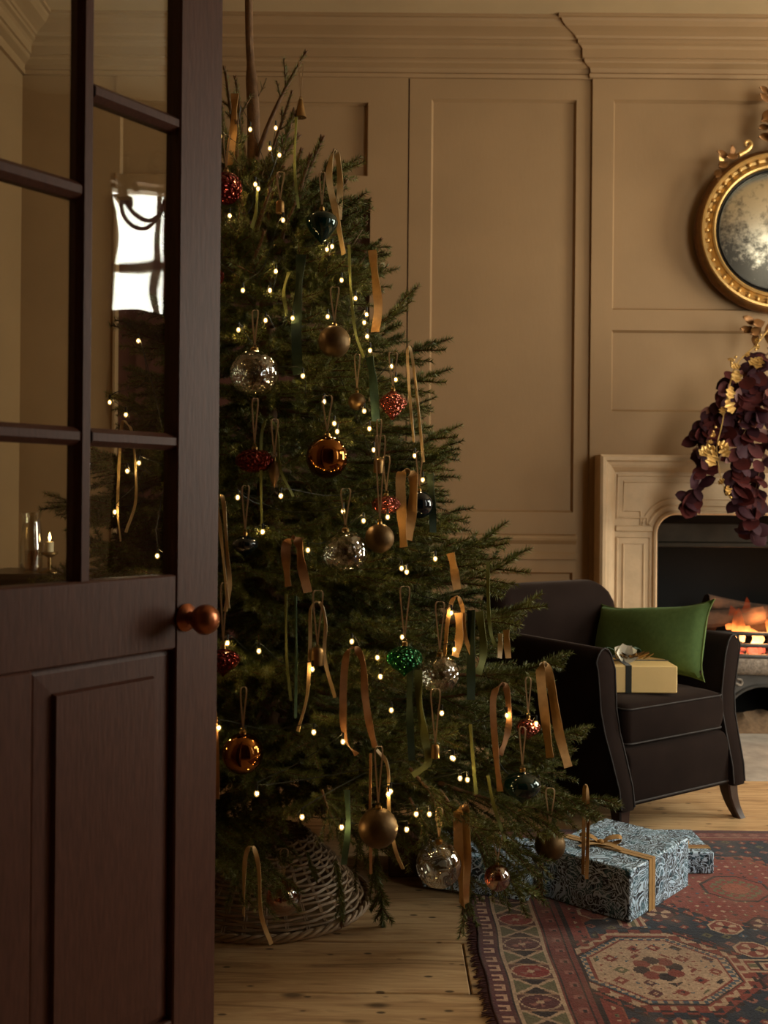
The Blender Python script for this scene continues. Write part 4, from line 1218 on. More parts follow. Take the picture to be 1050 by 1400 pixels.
    ZZ = np.full_like(XX, RUGZ-0.001) + 0.0006*r2.random(XX.shape)
    ZZ[0, :] = ZZ[-1, :] = 0.001; ZZ[:, 0] = ZZ[:, -1] = 0.001
    verts = np.stack([XX, YY, ZZ], -1).reshape(-1, 3)
    I, J = np.meshgrid(np.arange(nx), np.arange(ny), indexing='ij')
    a = (I*(ny+1)+J).ravel()
    quads = np.stack([a, a+ny+1, a+ny+2, a+1], -1)
    me = bpy.data.meshes.new('rug_pile')
    me.vertices.add(len(verts)); me.vertices.foreach_set('co', verts.ravel())
    me.loops.add(quads.size); me.loops.foreach_set('vertex_index', quads.ravel())
    me.polygons.add(len(quads)); me.polygons.foreach_set('loop_start', np.arange(0, quads.size, 4)); me.polygons.foreach_set('loop_total', np.full(len(quads), 4))
    me.update()
    ca = me.color_attributes.new('wool', 'FLOAT_COLOR', 'CORNER')
    cc = np.concatenate([np.clip(col.reshape(-1, 3), 0, 1), np.ones((nx*ny, 1))], 1)
    ca.data.foreach_set('color', np.repeat(cc, 4, axis=0).astype(np.float32).ravel())
    n = N('knotted_wool')
    at = n.add('ShaderNodeAttribute', attribute_name='wool')
    v = n.coord('Object')
    wear = n.ramp(n.noise(v, 7, 5), [(0.45, G(0)), (0.75, G(0.35))])
    c_ = n.mix(wear, at.outputs['Color'], lin(132, 104, 84))
    b = n.bsdf(Base_Color=c_, Roughness=0.9); b.inputs['Specular IOR Level'].default_value = 0.1
    b.inputs['Sheen Weight'].default_value = 0.15
    n.link(n.bump(n.noise(v, 240, 2), 0.5, 0.004), b.inputs['Normal'])
    me.materials.append(n.m)
    rug = tag(empty('rug', (0, 0, 0)), 'faded red and navy patterned rug on the floorboards', 'rug')
    link('pile', me, rug)
    # fringe of dark wool along the left end
    m = MB(); fr2 = random.Random(9)
    for k in range(330):
        yv = Y0+0.01+(Y1-Y0-0.02)*k/330
        x_ = X0+0.003*math.sin(yv*9)
        l_ = fr2.uniform(0.012, 0.026); dy = fr2.uniform(-0.012, 0.006)
        m.tube([(x_+0.004, yv, 0.007), (x_-l_*0.5, yv+dy*0.5, 0.006), (x_-l_, yv+dy, 0.0025)], [0.0022, 0.002, 0.001], 4)
    tag(m.build('fringe', mat_plain('plum_wool_fringe', lin(78, 42, 40), 0.9, 0, 0.3, 60, 0), rug), kind='stuff')
build_rug()

# ------------------------------------------------------------------ wicker skirt round the tree foot
TX, TY = -0.345, 3.02
bk = tag(empty('wicker_basket', (TX+0.008, TY, 0)), 'grey-brown wicker tree skirt basket on the floorboards', 'basket')
BR0, BR1, BH = 0.295, 0.12, 0.2
def br(z): return BR0 + (BR1-BR0)*(z/BH)**1.15
NS = 30
for k in range(NS):
    a = 2*math.pi*k/NS
    for da in (-0.012, 0.012):
        MB().tube([(br(z)*math.cos(a+da), br(z)*math.sin(a+da), z) for z in (0.015, 0.07, 0.14, 0.2)], 0.0032, 5).build('stake', M_wicker, bk, True)
wr_ = random.Random(8)
for i in range(17):
    z = 0.024+0.0105*i
    pts = []
    for j in range(120):
        a = 2*math.pi*j/120
        zz = z+0.002*math.sin(3*a+i)+0.001*math.sin(7*a+2*i)
        pts.append(((br(zz)+0.0036*math.cos(NS/2*a+math.pi*(i % 2)))*math.cos(a), (br(zz)+0.0036*math.cos(NS/2*a+math.pi*(i % 2)))*math.sin(a), zz))
    MB().tube(pts, 0.0050*wr_.uniform(0.85, 1.15), 5, True).build('weave_strand', M_wicker, bk, True)
for k in range(3):
    pts = [((BR0+0.008+0.006*math.cos(18*a+2.1*k))*math.cos(a), (BR0+0.008+0.006*math.cos(18*a+2.1*k))*math.sin(a), 0.014+0.007*math.sin(18*a+2.1*k)) for a in [2*math.pi*j/160 for j in range(160)]]
    MB().tube(pts, 0.0062, 6, True).build('rim_strand', M_wicker, bk, True)

# ------------------------------------------------------------------ the Christmas tree
def norm(a): return a/np.maximum(1e-9, np.linalg.norm(a, axis=-1, keepdims=True))

def needles_along(pts, tang, dens, length, width, g, out_v, amin=0.7, amax=1.15):
    """needles brushed forward round a twig; pts (k,3) polyline"""
    seg = np.linalg.norm(np.diff(pts, axis=0), axis=1); tot = seg.sum()
    n = max(3, int(tot*dens))
    s = (np.arange(n)+g.random(n))/n*tot
    cum = np.concatenate([[0], np.cumsum(seg)])
    i = np.clip(np.searchsorted(cum, s, side='right')-1, 0, len(seg)-1)
    f = ((s-cum[i])/np.maximum(seg[i], 1e-9))[:, None]
    p = pts[i]*(1-f)+pts[i+1]*f
    t = norm(pts[i+1]-pts[i])
    r = g.normal(size=(n, 3)); r[:, 2] += 0.25
    perp = norm(r-t*(r*t).sum(1, keepdims=True))
    a = g.uniform(amin, amax, n)[:, None]
    d = t*np.cos(a)+perp*np.sin(a)
    ln = (length*g.uniform(0.75, 1.1, n)*np.clip(1.15-0.35*(s/tot)**4, 0.5, 1.2))[:, None]
    w = norm(np.cross(d, g.normal(size=(n, 3))))*width/2
    out_v.append(np.stack([p-w, p+w, p+d*ln], 1).reshape(-1, 3))

def make_branch(name, L, seed, dens=1500, sparse=False):
    g = np.random.default_rng(seed)
    wood = MB(); nv = []
    # main stem: a gentle sag with the tip lifting
    k = 14
    s = np.linspace(0, 1, k)
    sag = g.uniform(0.02, 0.07)*L; lift = g.uniform(0.05, 0.10)*L
    wob = g.uniform(-0.03, 0.03)*L
    main = np.stack([s*L, wob*np.sin(s*3.1), -sag*np.sin(s*math.pi*0.9)+lift*s**3], 1)
    R0 = 0.0042+0.0065*L
    wood.tube(main, [R0*(1-0.82*x) for x in s], 5)
    def at(x):
        i = min(k-2, int(x*(k-1))); f = x*(k-1)-i
        return main[i]*(1-f)+main[i+1]*f, norm((main[i+1]-main[i])[None])[0]
    x0 = 0.22 if not sparse else 0.45
    sub = main[int(x0*(k-1)):]
    needles_along(sub, None, dens, 0.018, 0.0021, g, nv)
    def twig(p, t, side, length, level):
        kk = 6
        u = np.linspace(0, 1, kk)
        up = np.array([0, 0, 1.0])
        lat = norm(np.cross(up, t)[None])[0]*side
        ang = g.uniform(0.6, 0.9) if level == 1 else g.uniform(0.5, 0.8)
        tilt = g.normal(0, 0.22) - 0.05
        d = t*math.cos(ang)+(lat*math.cos(tilt)+up*math.sin(tilt))*math.sin(ang)
        d = norm(d[None])[0]
        fwd = t
        pts = p + d*(u[:, None]*length) + fwd*(u[:, None]**2*length*0.22) + up*(-(u[:, None]**1.5)*length*g.uniform(0.02, 0.22))
        wood.tube(pts, [0.0022*(1-0.6*x)+0.0004 for x in u], 3)
        needles_along(pts, None, dens, 0.0165, 0.0021, g, nv)
        if level == 1 and length > 0.085:
            x = 0.28; sd = 1
            while x < 0.92:
                i = min(kk-2, int(x*(kk-1))); f = x*(kk-1)-i
                twig(pts[i]*(1-f)+pts[i+1]*f, norm((pts[i+1]-pts[i])[None])[0], sd, (0.04+0.42*length*(1-x))*g.uniform(0.8, 1.2), 2)
                sd = -sd; x += 0.042/length*g.uniform(0.8, 1.2)
    x = x0+0.03; side = 1
    step = 0.046 if not sparse else 0.09
    while x < 0.96:
        p, t = at(x)
        ln = min(0.30, (0.045+0.42*L*(1-x)**0.85*min(1, (x+0.25)/0.6)))*g.uniform(0.75, 1.15)
        if sparse: ln *= 0.3
        twig(p, t, side, ln, 1)
        if g.random() < 0.3 and not sparse:
            twig(p, t, side*0.25 if g.random() < .5 else -side*0.25, ln*0.5, 2)
        side = -side; x += step*0.5/L*g.uniform(0.8, 1.2)*(1.15 if L > 0.6 else 1.0)
    return finish_branch(name, wood, nv)

def finish_branch(name, wood, nv):
    nvv = np.concatenate(nv)
    wv = np.array([tuple(v) for v in wood.v]); nw = len(wv)
    verts = np.concatenate([wv, nvv])
    tri = np.arange(len(nvv)).reshape(-1, 3)+nw
    wl = [i for f in wood.f for i in f]; wt = [len(f) for f in wood.f]
    me = bpy.data.meshes.new(name)
    me.vertices.add(len(verts)); me.vertices.foreach_set('co', verts.ravel())
    loops = np.concatenate([np.array(wl), tri.ravel()]); tot = np.concatenate([np.array(wt), np.full(len(tri), 3)])
    me.loops.add(len(loops)); me.loops.foreach_set('vertex_index', loops)
    me.polygons.add(len(tot)); me.polygons.foreach_set('loop_start', np.concatenate([[0], np.cumsum(tot)[:-1]])); me.polygons.foreach_set('loop_total', tot)
    me.materials.append(M_twig); me.materials.append(M_needle)
    me.polygons.foreach_set('material_index', np.concatenate([np.zeros(len(wt), int), np.ones(len(tri), int)]))
    me.update(); me.validate()
    return me

BRANCH = {}
for L_, seeds in ((0.95, (1, 2, 3)), (0.72, (4, 5, 6)), (0.52, (7, 8, 9)), (0.34, (10, 11, 12)), (0.2, (13, 14))):
    BRANCH[L_] = [make_branch('branch', L_, s_) for s_ in seeds]
def make_shoot(name, L, seed, bare=0.12, dens=1500, tips=2, rad=0.0075):
    """a single bristly leading shoot with a bud and a few short side shoots"""
    g = np.random.default_rng(seed)
    wood = MB(); nv = []
    s = np.linspace(0, 1, 10)
    main = np.stack([s*L, 0.03*L*np.sin(s*4+seed), 0.03*L*np.sin(s*2.2+seed*2)], 1)
    wood.tube(main, [rad*(1-0.45*x) for x in s], 6)
    i0 = int(bare*9)
    needles_along(main[i0:], None, dens*1.7, 0.019, 0.0027, g, nv, 0.55, 1.0)
    for k in range(3):
        a = 2.1*k; p = main[-1]; d = np.array([1.0, 0.35*math.cos(a), 0.35*math.sin(a)])
        wood.tube([p-d*0.004, p+d*0.006, p+d*0.016], [0.0035, 0.0042, 0.0008], 5)
    for k in range(tips):
        x = g.uniform(max(bare, 0.3), 0.8); p = main[int(x*9)]; a = g.uniform(0, 6.28); d = np.array([0.75, 0.62*math.cos(a), 0.62*math.sin(a)])
        ln = g.uniform(0.12, 0.3)*L
        q = np.stack([p+d*ln*u for u in np.linspace(0, 1, 5)])
        wood.tube(q, [0.0032*(1-0.5*u) for u in np.linspace(0, 1, 5)], 5); needles_along(q, None, dens, 0.017, 0.0022, g, nv, 0.6, 1.0)
    return finish_branch(name, wood, nv)
SHOOT = {0.3: [make_shoot('branch', 0.3, s_) for s_ in (31, 32, 33)], 0.16: [make_shoot('branch', 0.16, s_, 0.05, 1500, 1) for s_ in (34, 35)]}
HANG = {0.18: [make_shoot('branch', 0.18, s_, 0.0, 2200, 5, 0.0022) for s_ in (51, 52, 53)]}
BARE = {0.34: [make_shoot('branch', 0.34, s_, 0.62, 700, 3) for s_ in (41, 42)]}
SPARSE = {0.42: [make_branch('branch', 0.42, s_, 1000, True) for s_ in (21, 22)], 0.2: [make_branch('branch', 0.2, 23, 1000, True)]}

def RR(z): return max(0.03, 1.10-0.40*z)
FRONT = 0.74
tree = tag(empty('christmas_tree', (TX, TY, 0)), 'tall spruce Christmas tree standing in a wicker skirt', 'tree')
# trunk with the bare leader going up out of view
tp = [(0, 0, 0.02), (0.005, 0, 0.6), (0.0, 0, 1.2), (-0.005, 0, 1.8)]
def tl(px, py, Y=TY): return P(px, py, Y)-Vector((TX, TY, 0))
tp += [tl(349, 240), tl(347, 190), tl(346, 150), tl(344, 110), tl(341, 60), tl(340, 0), tl(340, -40)]
tpts = spline(tp, 6)
MB().tube(tpts, [0.045-0.0112*p.z if p.z < 2.42 else max(0.0118, 0.018-0.16*(p.z-2.42)) for p in tpts], 9).build('trunk', M_bark, tree, True)

tr = random.Random(17)
def add_branch(base, dirv, L, kind=None, roll=0.0):
    cls = min(BRANCH if kind is None else kind, key=lambda q: abs(q-L))
    me = tr.choice((BRANCH if kind is None else kind)[cls])
    d = Vector(dirv).normalized()
    up = Vector((tr.gauss(0, 0.12), tr.gauss(0, 0.12), 1))
    if abs(d.z) > 0.93: up = Vector((tr.uniform(-1, 1), tr.uniform(-1, 1), 0.1))
    link('branch', me, tree, mat4=orient(Vector(base), d, up, L/cls))
z = 0.36; k = 0
while z < 2.12:
    nb = 8 if z < 1.3 else 7
    for j in range(nb):
        k += 1
        az = k*2.39996+tr.uniform(-0.2, 0.2)
        zz = z+tr.uniform(-0.03, 0.03)
        front = max(0.0, -math.sin(az))
        sc_ = 1-(1-FRONT)*front
        t = zz/2.6
        pitch = math.radians(-7+14*t+34*max(0, t-0.55)*2 + tr.uniform(-5, 5))
        if zz < 0.55: pitch += math.radians(4*front - 4*(1-front))
        # length so that the tip meets the cone
        L_ = RR(zz)/(math.cos(pitch)+0.40*math.sin(pitch))*sc_*tr.uniform(0.80, 1.03)
        if zz < 0.5: L_ *= 0.97
        # keep clear of the open door on the left front
        tip = Vector((TX+L_*math.cos(az), TY+L_*math.sin(az), 0))
        rel = tip-edge
        if rel.dot(DN) < 0.03 and tip.y < 2.2: L_ *= 0.8
        if tip.x < XL+0.1: L_ *= 0.85
        add_branch((0, 0, zz), (math.cos(az)*math.cos(pitch), math.sin(az)*math.cos(pitch), math.sin(pitch)), L_)
    z += 0.06
# crown: the steep, sparser shoots at the top
for (x0, y0, x1, y1, dy, kd) in ((352, 215, 418, 74, -0.02, BARE), (360, 240, 400, 130, -0.05, BARE), (340, 240, 304, 96, 0.02, BARE), (343, 250, 318, 110, -0.05, BARE), (347, 150, 362, 108, 0.0, BARE), (346, 145, 325, 150, 0.03, BARE),
                              (352, 268, 405, 190, -0.05, SHOOT), (345, 265, 318, 175, -0.12, SHOOT), (343, 262, 298, 165, -0.04, SHOOT), (342, 270, 290, 215, -0.08, SHOOT), (350, 275, 386, 232, -0.14, SHOOT), (348, 262, 372, 205, -0.1, SHOOT),
                              (405, 290, 438, 194, -0.14, SHOOT), (395, 275, 411, 208, -0.10, SHOOT), (425, 290, 457, 212, -0.10, SHOOT), (350, 330, 366, 262, -0.26, SHOOT), (345, 330, 326, 258, -0.24, SHOOT), (450, 320, 486, 288, -0.02, SHOOT),
                              (470, 350, 500, 308, 0.0, SHOOT), (480, 370, 520, 330, -0.05, SHOOT), (380, 345, 402, 282, -0.2, SHOOT), (330, 350, 300, 290, -0.2, SHOOT), (345, 380, 358, 320, -0.3, SHOOT), (410, 370, 440, 322, -0.2, SHOOT), (300, 300, 270, 225, 0.0, SHOOT),
                              (372, 262, 402, 158, -0.06, SHOOT), (360, 270, 381, 190, -0.02, SHOOT), (330, 262, 322, 172, -0.16, SHOOT), (318, 268, 303, 150, -0.1, SHOOT), (398, 300, 425, 218, -0.16, SHOOT), (430, 320, 470, 250, -0.05, SHOOT), (365, 300, 380, 245, -0.22, SHOOT), (330, 290, 310, 235, -0.2, SHOOT), (440, 330, 495, 345, -0.12, SHOOT),
                              (350, 300, 440, 270, -0.1, None), (348, 320, 460, 285, -0.05, None), (345, 300, 270, 250, -0.05, None), (350, 340, 490, 320, 0.03, None), (352, 370, 515, 345, -0.08, None), (345, 400, 240, 330, -0.05, None), (350, 350, 420, 320, -0.22, None),
                              (345, 350, 320, 310, -0.28, None), (350, 400, 470, 365, -0.22, None), (345, 370, 300, 330, -0.25, None), (350, 300, 400, 260, 0.15, None), (345, 330, 280, 300, 0.2, None), (350, 350, 450, 320, 0.2, None)):
    a = tl(x0, y0); b = tl(x1, y1, TY+dy)
    if kd is SHOOT or kd is BARE: a = tl(x0, y0, TY+dy*0.6)
    add_branch(a, b-a, (b-a).length, kd)
# outer tips seen against the wall and the hanging sprays at the bottom
for (x0, y0, x1, y1, Y0_, Y1_) in ((480, 470, 557, 408, 2.95, 2.95), (470, 490, 588, 478, 3.0, 3.0), (480, 530, 590, 520, 3.0, 3.0), (500, 620, 606, 598, 2.95, 2.95), (510, 650, 608, 617, 3.0, 3.0), (560, 790, 672, 742, 2.9, 2.9),
                                  (580, 800, 700, 775, 2.95, 2.95), (600, 850, 722, 830, 2.9, 2.9), (600, 920, 768, 905, 2.9, 2.9), (640, 1010, 797, 1003, 2.85, 2.85), (660, 1040, 836, 1104, 2.85, 2.85), (600, 1070, 780, 1120, 2.75, 2.75),
                                  (590, 1090, 745, 1190, 2.72, 2.70), (600, 1080, 690, 1160, 2.6, 2.6), (612, 1150, 640, 1255, 2.75, 2.72), (640, 1120, 715, 1225, 2.72, 2.68),
                                  (560, 1090, 600, 1150, 2.5, 2.5), (600, 760, 655, 745, 2.85, 2.85),
                                  (620, 1120, 700, 1140, 2.55, 2.5), (560, 1050, 640, 1120, 2.5, 2.45), (440, 1080, 470, 1150, 2.42, 2.40)):
    a = tl(x0, y0, Y0_); b = tl(x1, y1, Y1_)
    add_branch(a, b-a, (b-a).length)

for (x0, y0, x1, y1, Y_) in ((512, 1180, 527, 1274, 2.83), (460, 1175, 466, 1262, 2.70), (516, 1150, 515, 1215, 2.8), (420, 1165, 432, 1205, 2.66), (640, 1180, 638, 1240, 2.7), (590, 1095, 560, 1125, 2.5)):
    a = tl(x0, y0, Y_); b = tl(x1, y1, Y_)
    add_branch(a, b-a, (b-a).length, HANG)
# ------------------------------------------------------------------ things hung on the tree
def surf(px, py, k=1.0):
    Y = 2.6
    for _ in range(12):
        p = P(px, py, Y)
        rx_ = RR(p.z)*k if p.z > 0.4 else RR(0.4)*k*max(0.6, 1-(0.4-p.z)*0.8)
        q = min(0.98, abs(p.x-TX)/rx_)
        Y = TY - FRONT*rx_*math.sqrt(1-q*q)
    return Y

def ribbon(mat, wpx, pts, label, k=1.03):
    Ys = [surf(px, py, k) for px, py in pts]
    Y0_ = min(Ys[0], Ys[-1])
    ym = sum(Ys)/len(Ys)
    Ys = [0.55*y_+0.45*ym for y_ in Ys]
    p3 = [P(px, py, y_-0.012) for (px, py), y_ in zip(pts, Ys)]
    base = p3[0].copy()
    q = spline([p-base for p in p3], 7)
    w = wpx*ym/F
    o = strip(q, w, 0.0014, ref=Vector((0.25, 1, 0)).normalized(), twist=0.6).build('velvet_ribbon', mat, None, True, base)
    tag(o, label, 'ribbon', 'velvet ribbons on the tree')
    return o
GO, PG, BZ, DG, OG, TG = M_gvelvet, M_gvelvet2, M_bvelvet, M_dgvelvet, M_ogvelvet, M_tgvelvet
for mat, w, pts, label in (
    (GO, 11, [(321, 128), (320, 160), (317, 195), (313, 226)], 'broad gold ribbon near the tree top beside the open door'),
    (PG, 9, [(470, 348), (459, 290), (450, 245), (454, 212), (461, 212), (465, 250), (463, 300)], 'tan ribbon looped over a shoot above the dark teal bauble'),
    (GO, 12, [(509, 342), (513, 380), (517, 420), (513, 454)], 'wavy gold ribbon hanging before the dark door'),
    (OG, 4, [(477, 335), (480, 400), (486, 455), (497, 488)], 'thin olive ribbon trailing right of the upper bronze ball'),
    (DG, 14, [(412, 348), (408, 400), (405, 450), (407, 512)], 'broad dark green ribbon right of the dimpled clear ball'),
    (OG, 5, [(395, 372), (388, 400), (392, 430)], 'short curled olive ribbon above the dimpled clear ball'),
    (TG, 12, [(505, 488), (510, 520), (514, 576)], 'broad green ribbon left of the pointed rose bauble'),
    (PG, 4, [(566, 605), (560, 540), (557, 482), (562, 480), (570, 540), (579, 632)], 'thin pale gold loop right of the pointed rose bauble'),
    (GO, 14, [(552, 748), (549, 700), (548, 652), (556, 644), (565, 655), (563, 700), (557, 738)], 'wide gold ribbon folded over a tip beside the ink blue ball'),
    (DG, 10, [(588, 648), (591, 690), (592, 728)], 'near-black green ribbon at the tree edge beside the ink blue ball'),
    (OG, 4, [(358, 728), (357, 650), (358, 592), (367, 573), (379, 592), (383, 640), (401, 679)], 'thin olive arch of ribbon in front of the ruby oval bauble'),
    (PG, 6, [(312, 832), (303, 740), (296, 690), (300, 676), (306, 690), (311, 760), (314, 800), (308, 836)], 'pale gold ribbon loop beside the door edge below mid height'),
    (BZ, 13, [(394, 802), (391, 765), (392, 744), (402, 735), (409, 745), (412, 772), (421, 810)], 'bronze ribbon arch left of the swirled clear ball'),
    (OG, 4, [(391, 812), (392, 900), (398, 958)], 'thin olive streamer below the bronze ribbon arch'),
    (TG, 4, [(404, 815), (405, 900), (404, 982)], 'thin dull green streamer left of the hanging brass bell'),
    (PG, 5, [(407, 1000), (420, 950), (424, 880), (425, 832), (437, 824), (445, 850), (444, 900), (458, 954)], 'narrow tan ribbon looped around the hanging brass bell'),
    (BZ, 10, [(488, 1032), (472, 1010), (469, 960), (473, 900), (484, 885), (496, 905), (499, 950), (505, 990), (513, 1022)], 'long bronze ribbon loop left of the emerald bauble'),
    (PG, 5, [(515, 1025), (530, 1048), (532, 1110), (540, 1160), (551, 1188)], 'tan streamer crossing the large low bronze ball'),
    (BZ, 4, [(507, 1030), (506, 1100), (507, 1195)], 'thin bronze streamer left of the large low bronze ball'),
    (DG, 10, [(561, 915), (560, 970), (563, 1040)], 'dark green ribbon hanging beneath the emerald bauble'),
    (OG, 11, [(572, 916), (573, 960), (581, 1010), (585, 1042), (564, 1060)], 'curling olive ribbon below the emerald bauble'),
    (GO, 12, [(616, 756), (621, 780), (625, 806)], 'short gold ribbon on a branch above the speckled clear ball'),
    (GO, 12, [(627, 838), (628, 870), (622, 898)], 'gold ribbon tail above the speckled clear ball'),
    (GO, 6, [(607, 906), (612, 850), (618, 822), (626, 816), (633, 835), (636, 870), (648, 904)], 'gold arch of ribbon over the speckled clear ball'),
    (DG, 12, [(644, 834), (644, 900), (644, 957)], 'broad black-green ribbon right of the speckled clear ball'),
    (OG, 11, [(655, 836), (660, 870), (660, 900), (653, 922)], 'olive ribbon beside the broad black-green one'),
    (OG, 5, [(667, 768), (668, 830), (671, 865), (678, 886)], 'thin bright olive ribbon before the armchair back'),
    (GO, 9, [(692, 861), (693, 880), (695, 900)], 'short gold ribbon in front of the armchair arm'),
    (PG, 7, [(684, 866), (684, 882), (683, 900)], 'short cream ribbon in front of the armchair arm'),
    (BZ, 9, [(684, 1082), (678, 1030), (674, 960), (682, 938), (692, 940), (696, 985), (690, 1015), (683, 1032)], 'bronze ribbon loop left of the armchair side'),
    (GO, 13, [(752, 1036), (745, 980), (739, 920), (744, 908), (752, 930), (764, 1000), (777, 1049)], 'long gold ribbon hanging against the dark armchair side'),
    (GO, 13, [(632, 1238), (628, 1180), (626, 1122), (629, 1104), (636, 1110), (638, 1170), (636, 1236)], 'gold ribbon folded over the lowest tip beside the ribbed clear ball'),
    (GO, 5, [(797, 1196), (798, 1130), (799, 1080), (803, 1080), (804, 1130), (802, 1202)], 'thin gold ribbon dangling over the large blue gift'),
    (PG, 6, [(333, 1252), (334, 1190), (338, 1163), (347, 1160), (354, 1190), (357, 1250), (371, 1291)], 'tan ribbon arch hanging over the wicker basket'),
    (BZ, 9, [(296, 1092), (295, 1020), (291, 955), (286, 942)], 'bronze ribbon at the door edge left of the low amber ball'),
    (TG, 9, [(474, 1080), (476, 1130), (470, 1182)], 'grey-green ribbon hanging above the wicker basket'),
    (OG, 5, [(643, 990), (646, 1030), (651, 1086)], 'thin olive ribbon left of the low teal bauble'),
    (OG, 5, [(667, 1060), (675, 1100), (691, 1150)], 'slanting olive ribbon below the low teal bauble'),
    (OG, 5, [(352, 255), (350, 290), (344, 312)], 'small olive ribbon on a shoot below the bare leader'),
    (OG, 4, [(405, 160), (403, 230), (408, 285)], 'thin olive ribbon hanging from the highest side shoot'),
    (PG, 4, [(165, 740), (161, 690), (166, 585), (174, 580), (182, 600), (186, 680), (172, 728)], 'pale olive ribbon loop seen through the lower door pane'),
    ):
    ribbon(mat, w, pts, label)

PROF = {
    'ball': [(math.sin(math.pi*i/20), -math.cos(math.pi*i/20)) for i in range(21)],
    'onion': [(0.001, -1.25), (0.06, -1.15), (0.18, -1.0), (0.42, -0.75), (0.72, -0.42), (0.92, -0.1), (1.0, 0.15), (0.96, 0.4), (0.8, 0.62), (0.5, 0.78), (0.22, 0.84), (0.12, 0.92), (0.1, 1.0)],
    'oval': [(math.sin(math.pi*i/20), -0.62*math.cos(math.pi*i/20)) for i in range(21)],
    'squat': [(0.001, -0.98), (0.07, -0.9), (0.3, -0.7), (0.7, -0.45), (0.95, -0.15), (1.0, 0.05), (0.94, 0.28), (0.72, 0.5), (0.4, 0.64), (0.15, 0.7), (0.1, 0.82)],
    'diamond': [(0.001, -1.1), (0.1, -1.0), (0.45, -0.6), (0.85, -0.15), (1.0, 0.08), (0.92, 0.26), (0.62, 0.6), (0.25, 0.85), (0.12, 0.95)],
    'bell': [(0.9, -1.0), (1.0, -1.0), (0.98, -0.9), (0.97, 0.4), (0.9, 0.75), (0.7, 0.95), (0.3, 1.02), (0.12, 1.04)],
    'cone': [(0.9, -1.0), (1.0, -1.0), (0.95, -0.9), (0.62, 0.2), (0.42, 0.8), (0.28, 0.95), (0.1, 1.0)],
}
def ornament(name, cat, label, px, py, r, shape, mat, k=1.03, cord=0.085, mod=None, stretch=1.0, dY=0.0, group='baubles on the tree', Y=None):
    Y = surf(px, py, k) - 0.02 + dY if Y is None else Y
    c = P(px, py, Y); R_ = r*Y/F
    o = tag(empty(name, c), label, cat, group)
    prof = [(max(1e-4, a*R_), b*R_*stretch) for a, b in PROF[shape]]
    nn = 64 if mod else 40
    MB().lathe(prof, nn, rmod=mod and (lambda a, h: mod(a, h/R_))).build('body', mat, o, True)
    top = prof[-1][1]
    if shape in ('bell', 'cone'):
        MB().sphere((0, 0, -R_*stretch*0.92), R_*0.28, 8, 6).build('clapper', M_cap, o, True)
        MB().tube([(R_*0.22*math.cos(a), 0, top+R_*0.15+R_*0.22*math.sin(a)) for a in [2*math.pi*i/10 for i in range(10)]], R_*0.07, 5, True).build('hanging_loop', M_cap, o, True)
    else:
        cr0_ = max(0.0045, R_*0.17)
        MB().lathe([(cr0_, top-0.004), (cr0_, top+0.004), (cr0_*0.75, top+0.006), (0.001, top+0.0065)], 14).build('cap', M_cap, o, True)
        MB().tube([(0.004*math.cos(a), 0, top+0.009+0.004*math.sin(a)) for a in [2*math.pi*i/10 for i in range(10)]], 0.0008, 5, True).build('hanging_loop', M_cap, o, True)
    t0 = top+(0.012 if shape not in ('bell', 'cone') else R_*0.35)
    sp_ = random.Random(px*7+py).uniform(0.006, 0.012)
    pts = spline([Vector(p) for p in ((0, 0, t0), (-sp_*0.6, 0, t0+cord*0.5), (-sp_, 0.004, t0+cord), (0, 0.012, t0+cord+0.006), (sp_, 0.004, t0+cord), (sp_*0.5, 0, t0+cord*0.5), (0, 0, t0))], 4)
    strip(pts, 0.0036, 0.0008).build('cord', M_cord, o, True)
    return o
swirl = lambda n_, tw, am: (lambda a, h: 1+am*math.cos(n_*(a+tw*h)))
rib = lambda n_, am: (lambda a, h: 1+am*math.cos(n_*a))
B = 'bauble'
ornament('bauble', B, 'large clear dimpled glass ball high on the tree', 348, 511, 33, 'ball', M_dimple, mod=swirl(18, 0.5, 0.008))
ornament('bauble', B, 'dark teal drop-shaped glass bauble near the tree top', 440, 308, 22, 'onion', M_teal, k=1.15)
ornament('bell', 'bell', 'cone-shaped brass bell on the highest side shoot', 411, 148, 8, 'cone', M_brass, stretch=1.6, cord=0.1, group='brass bells on the tree', Y=TY-0.05)
ornament('bauble', B, 'matte bronze ball right of the dark green ribbon', 457, 467, 22, 'ball', M_bronze)
ornament('bauble', B, 'mirrored amber ball in the middle of the tree', 447, 625, 29, 'ball', M_amber)
ornament('bauble', B, 'wide ruby dimpled bauble behind the olive ribbon arch', 348, 630, 26, 'oval', M_red, k=0.98, cord=0.11)
ornament('bauble', B, 'pointed rose dimpled bauble at the right edge of the tree', 537, 553, 20, 'diamond', M_pink, mod=rib(14, 0.02))
ornament('bell', 'bell', 'small round-topped brass bell below the pointed rose bauble', 518, 637, 7.5, 'bell', M_brass, stretch=1.3, cord=0.09, group='brass bells on the tree')
ornament('bauble', B, 'swirled clear glass ball right of the bronze ribbon arch', 472, 755, 30, 'ball', M_dimple, mod=swirl(20, 0.9, 0.012))
ornament('bauble', B, 'matte bronze ball just right of a swirled clear ball', 519, 736, 20, 'ball', M_bronze, cord=0.2)
ornament('bauble', B, 'pale rose oval bauble half hidden by the wide gold ribbon', 528, 690, 20, 'oval', M_pink, k=0.96)
ornament('bauble', B, 'ink blue glass ball behind the wide gold ribbon', 573, 690, 19, 'ball', M_navy, k=0.99)
ornament('bauble', B, 'amber-red squat bauble beside the door edge', 305, 903, 23, 'squat', M_red, cord=0.13)
ornament('bauble', B, 'mirrored amber ball low on the tree beside the door', 332, 1030, 28, 'ball', M_amber)
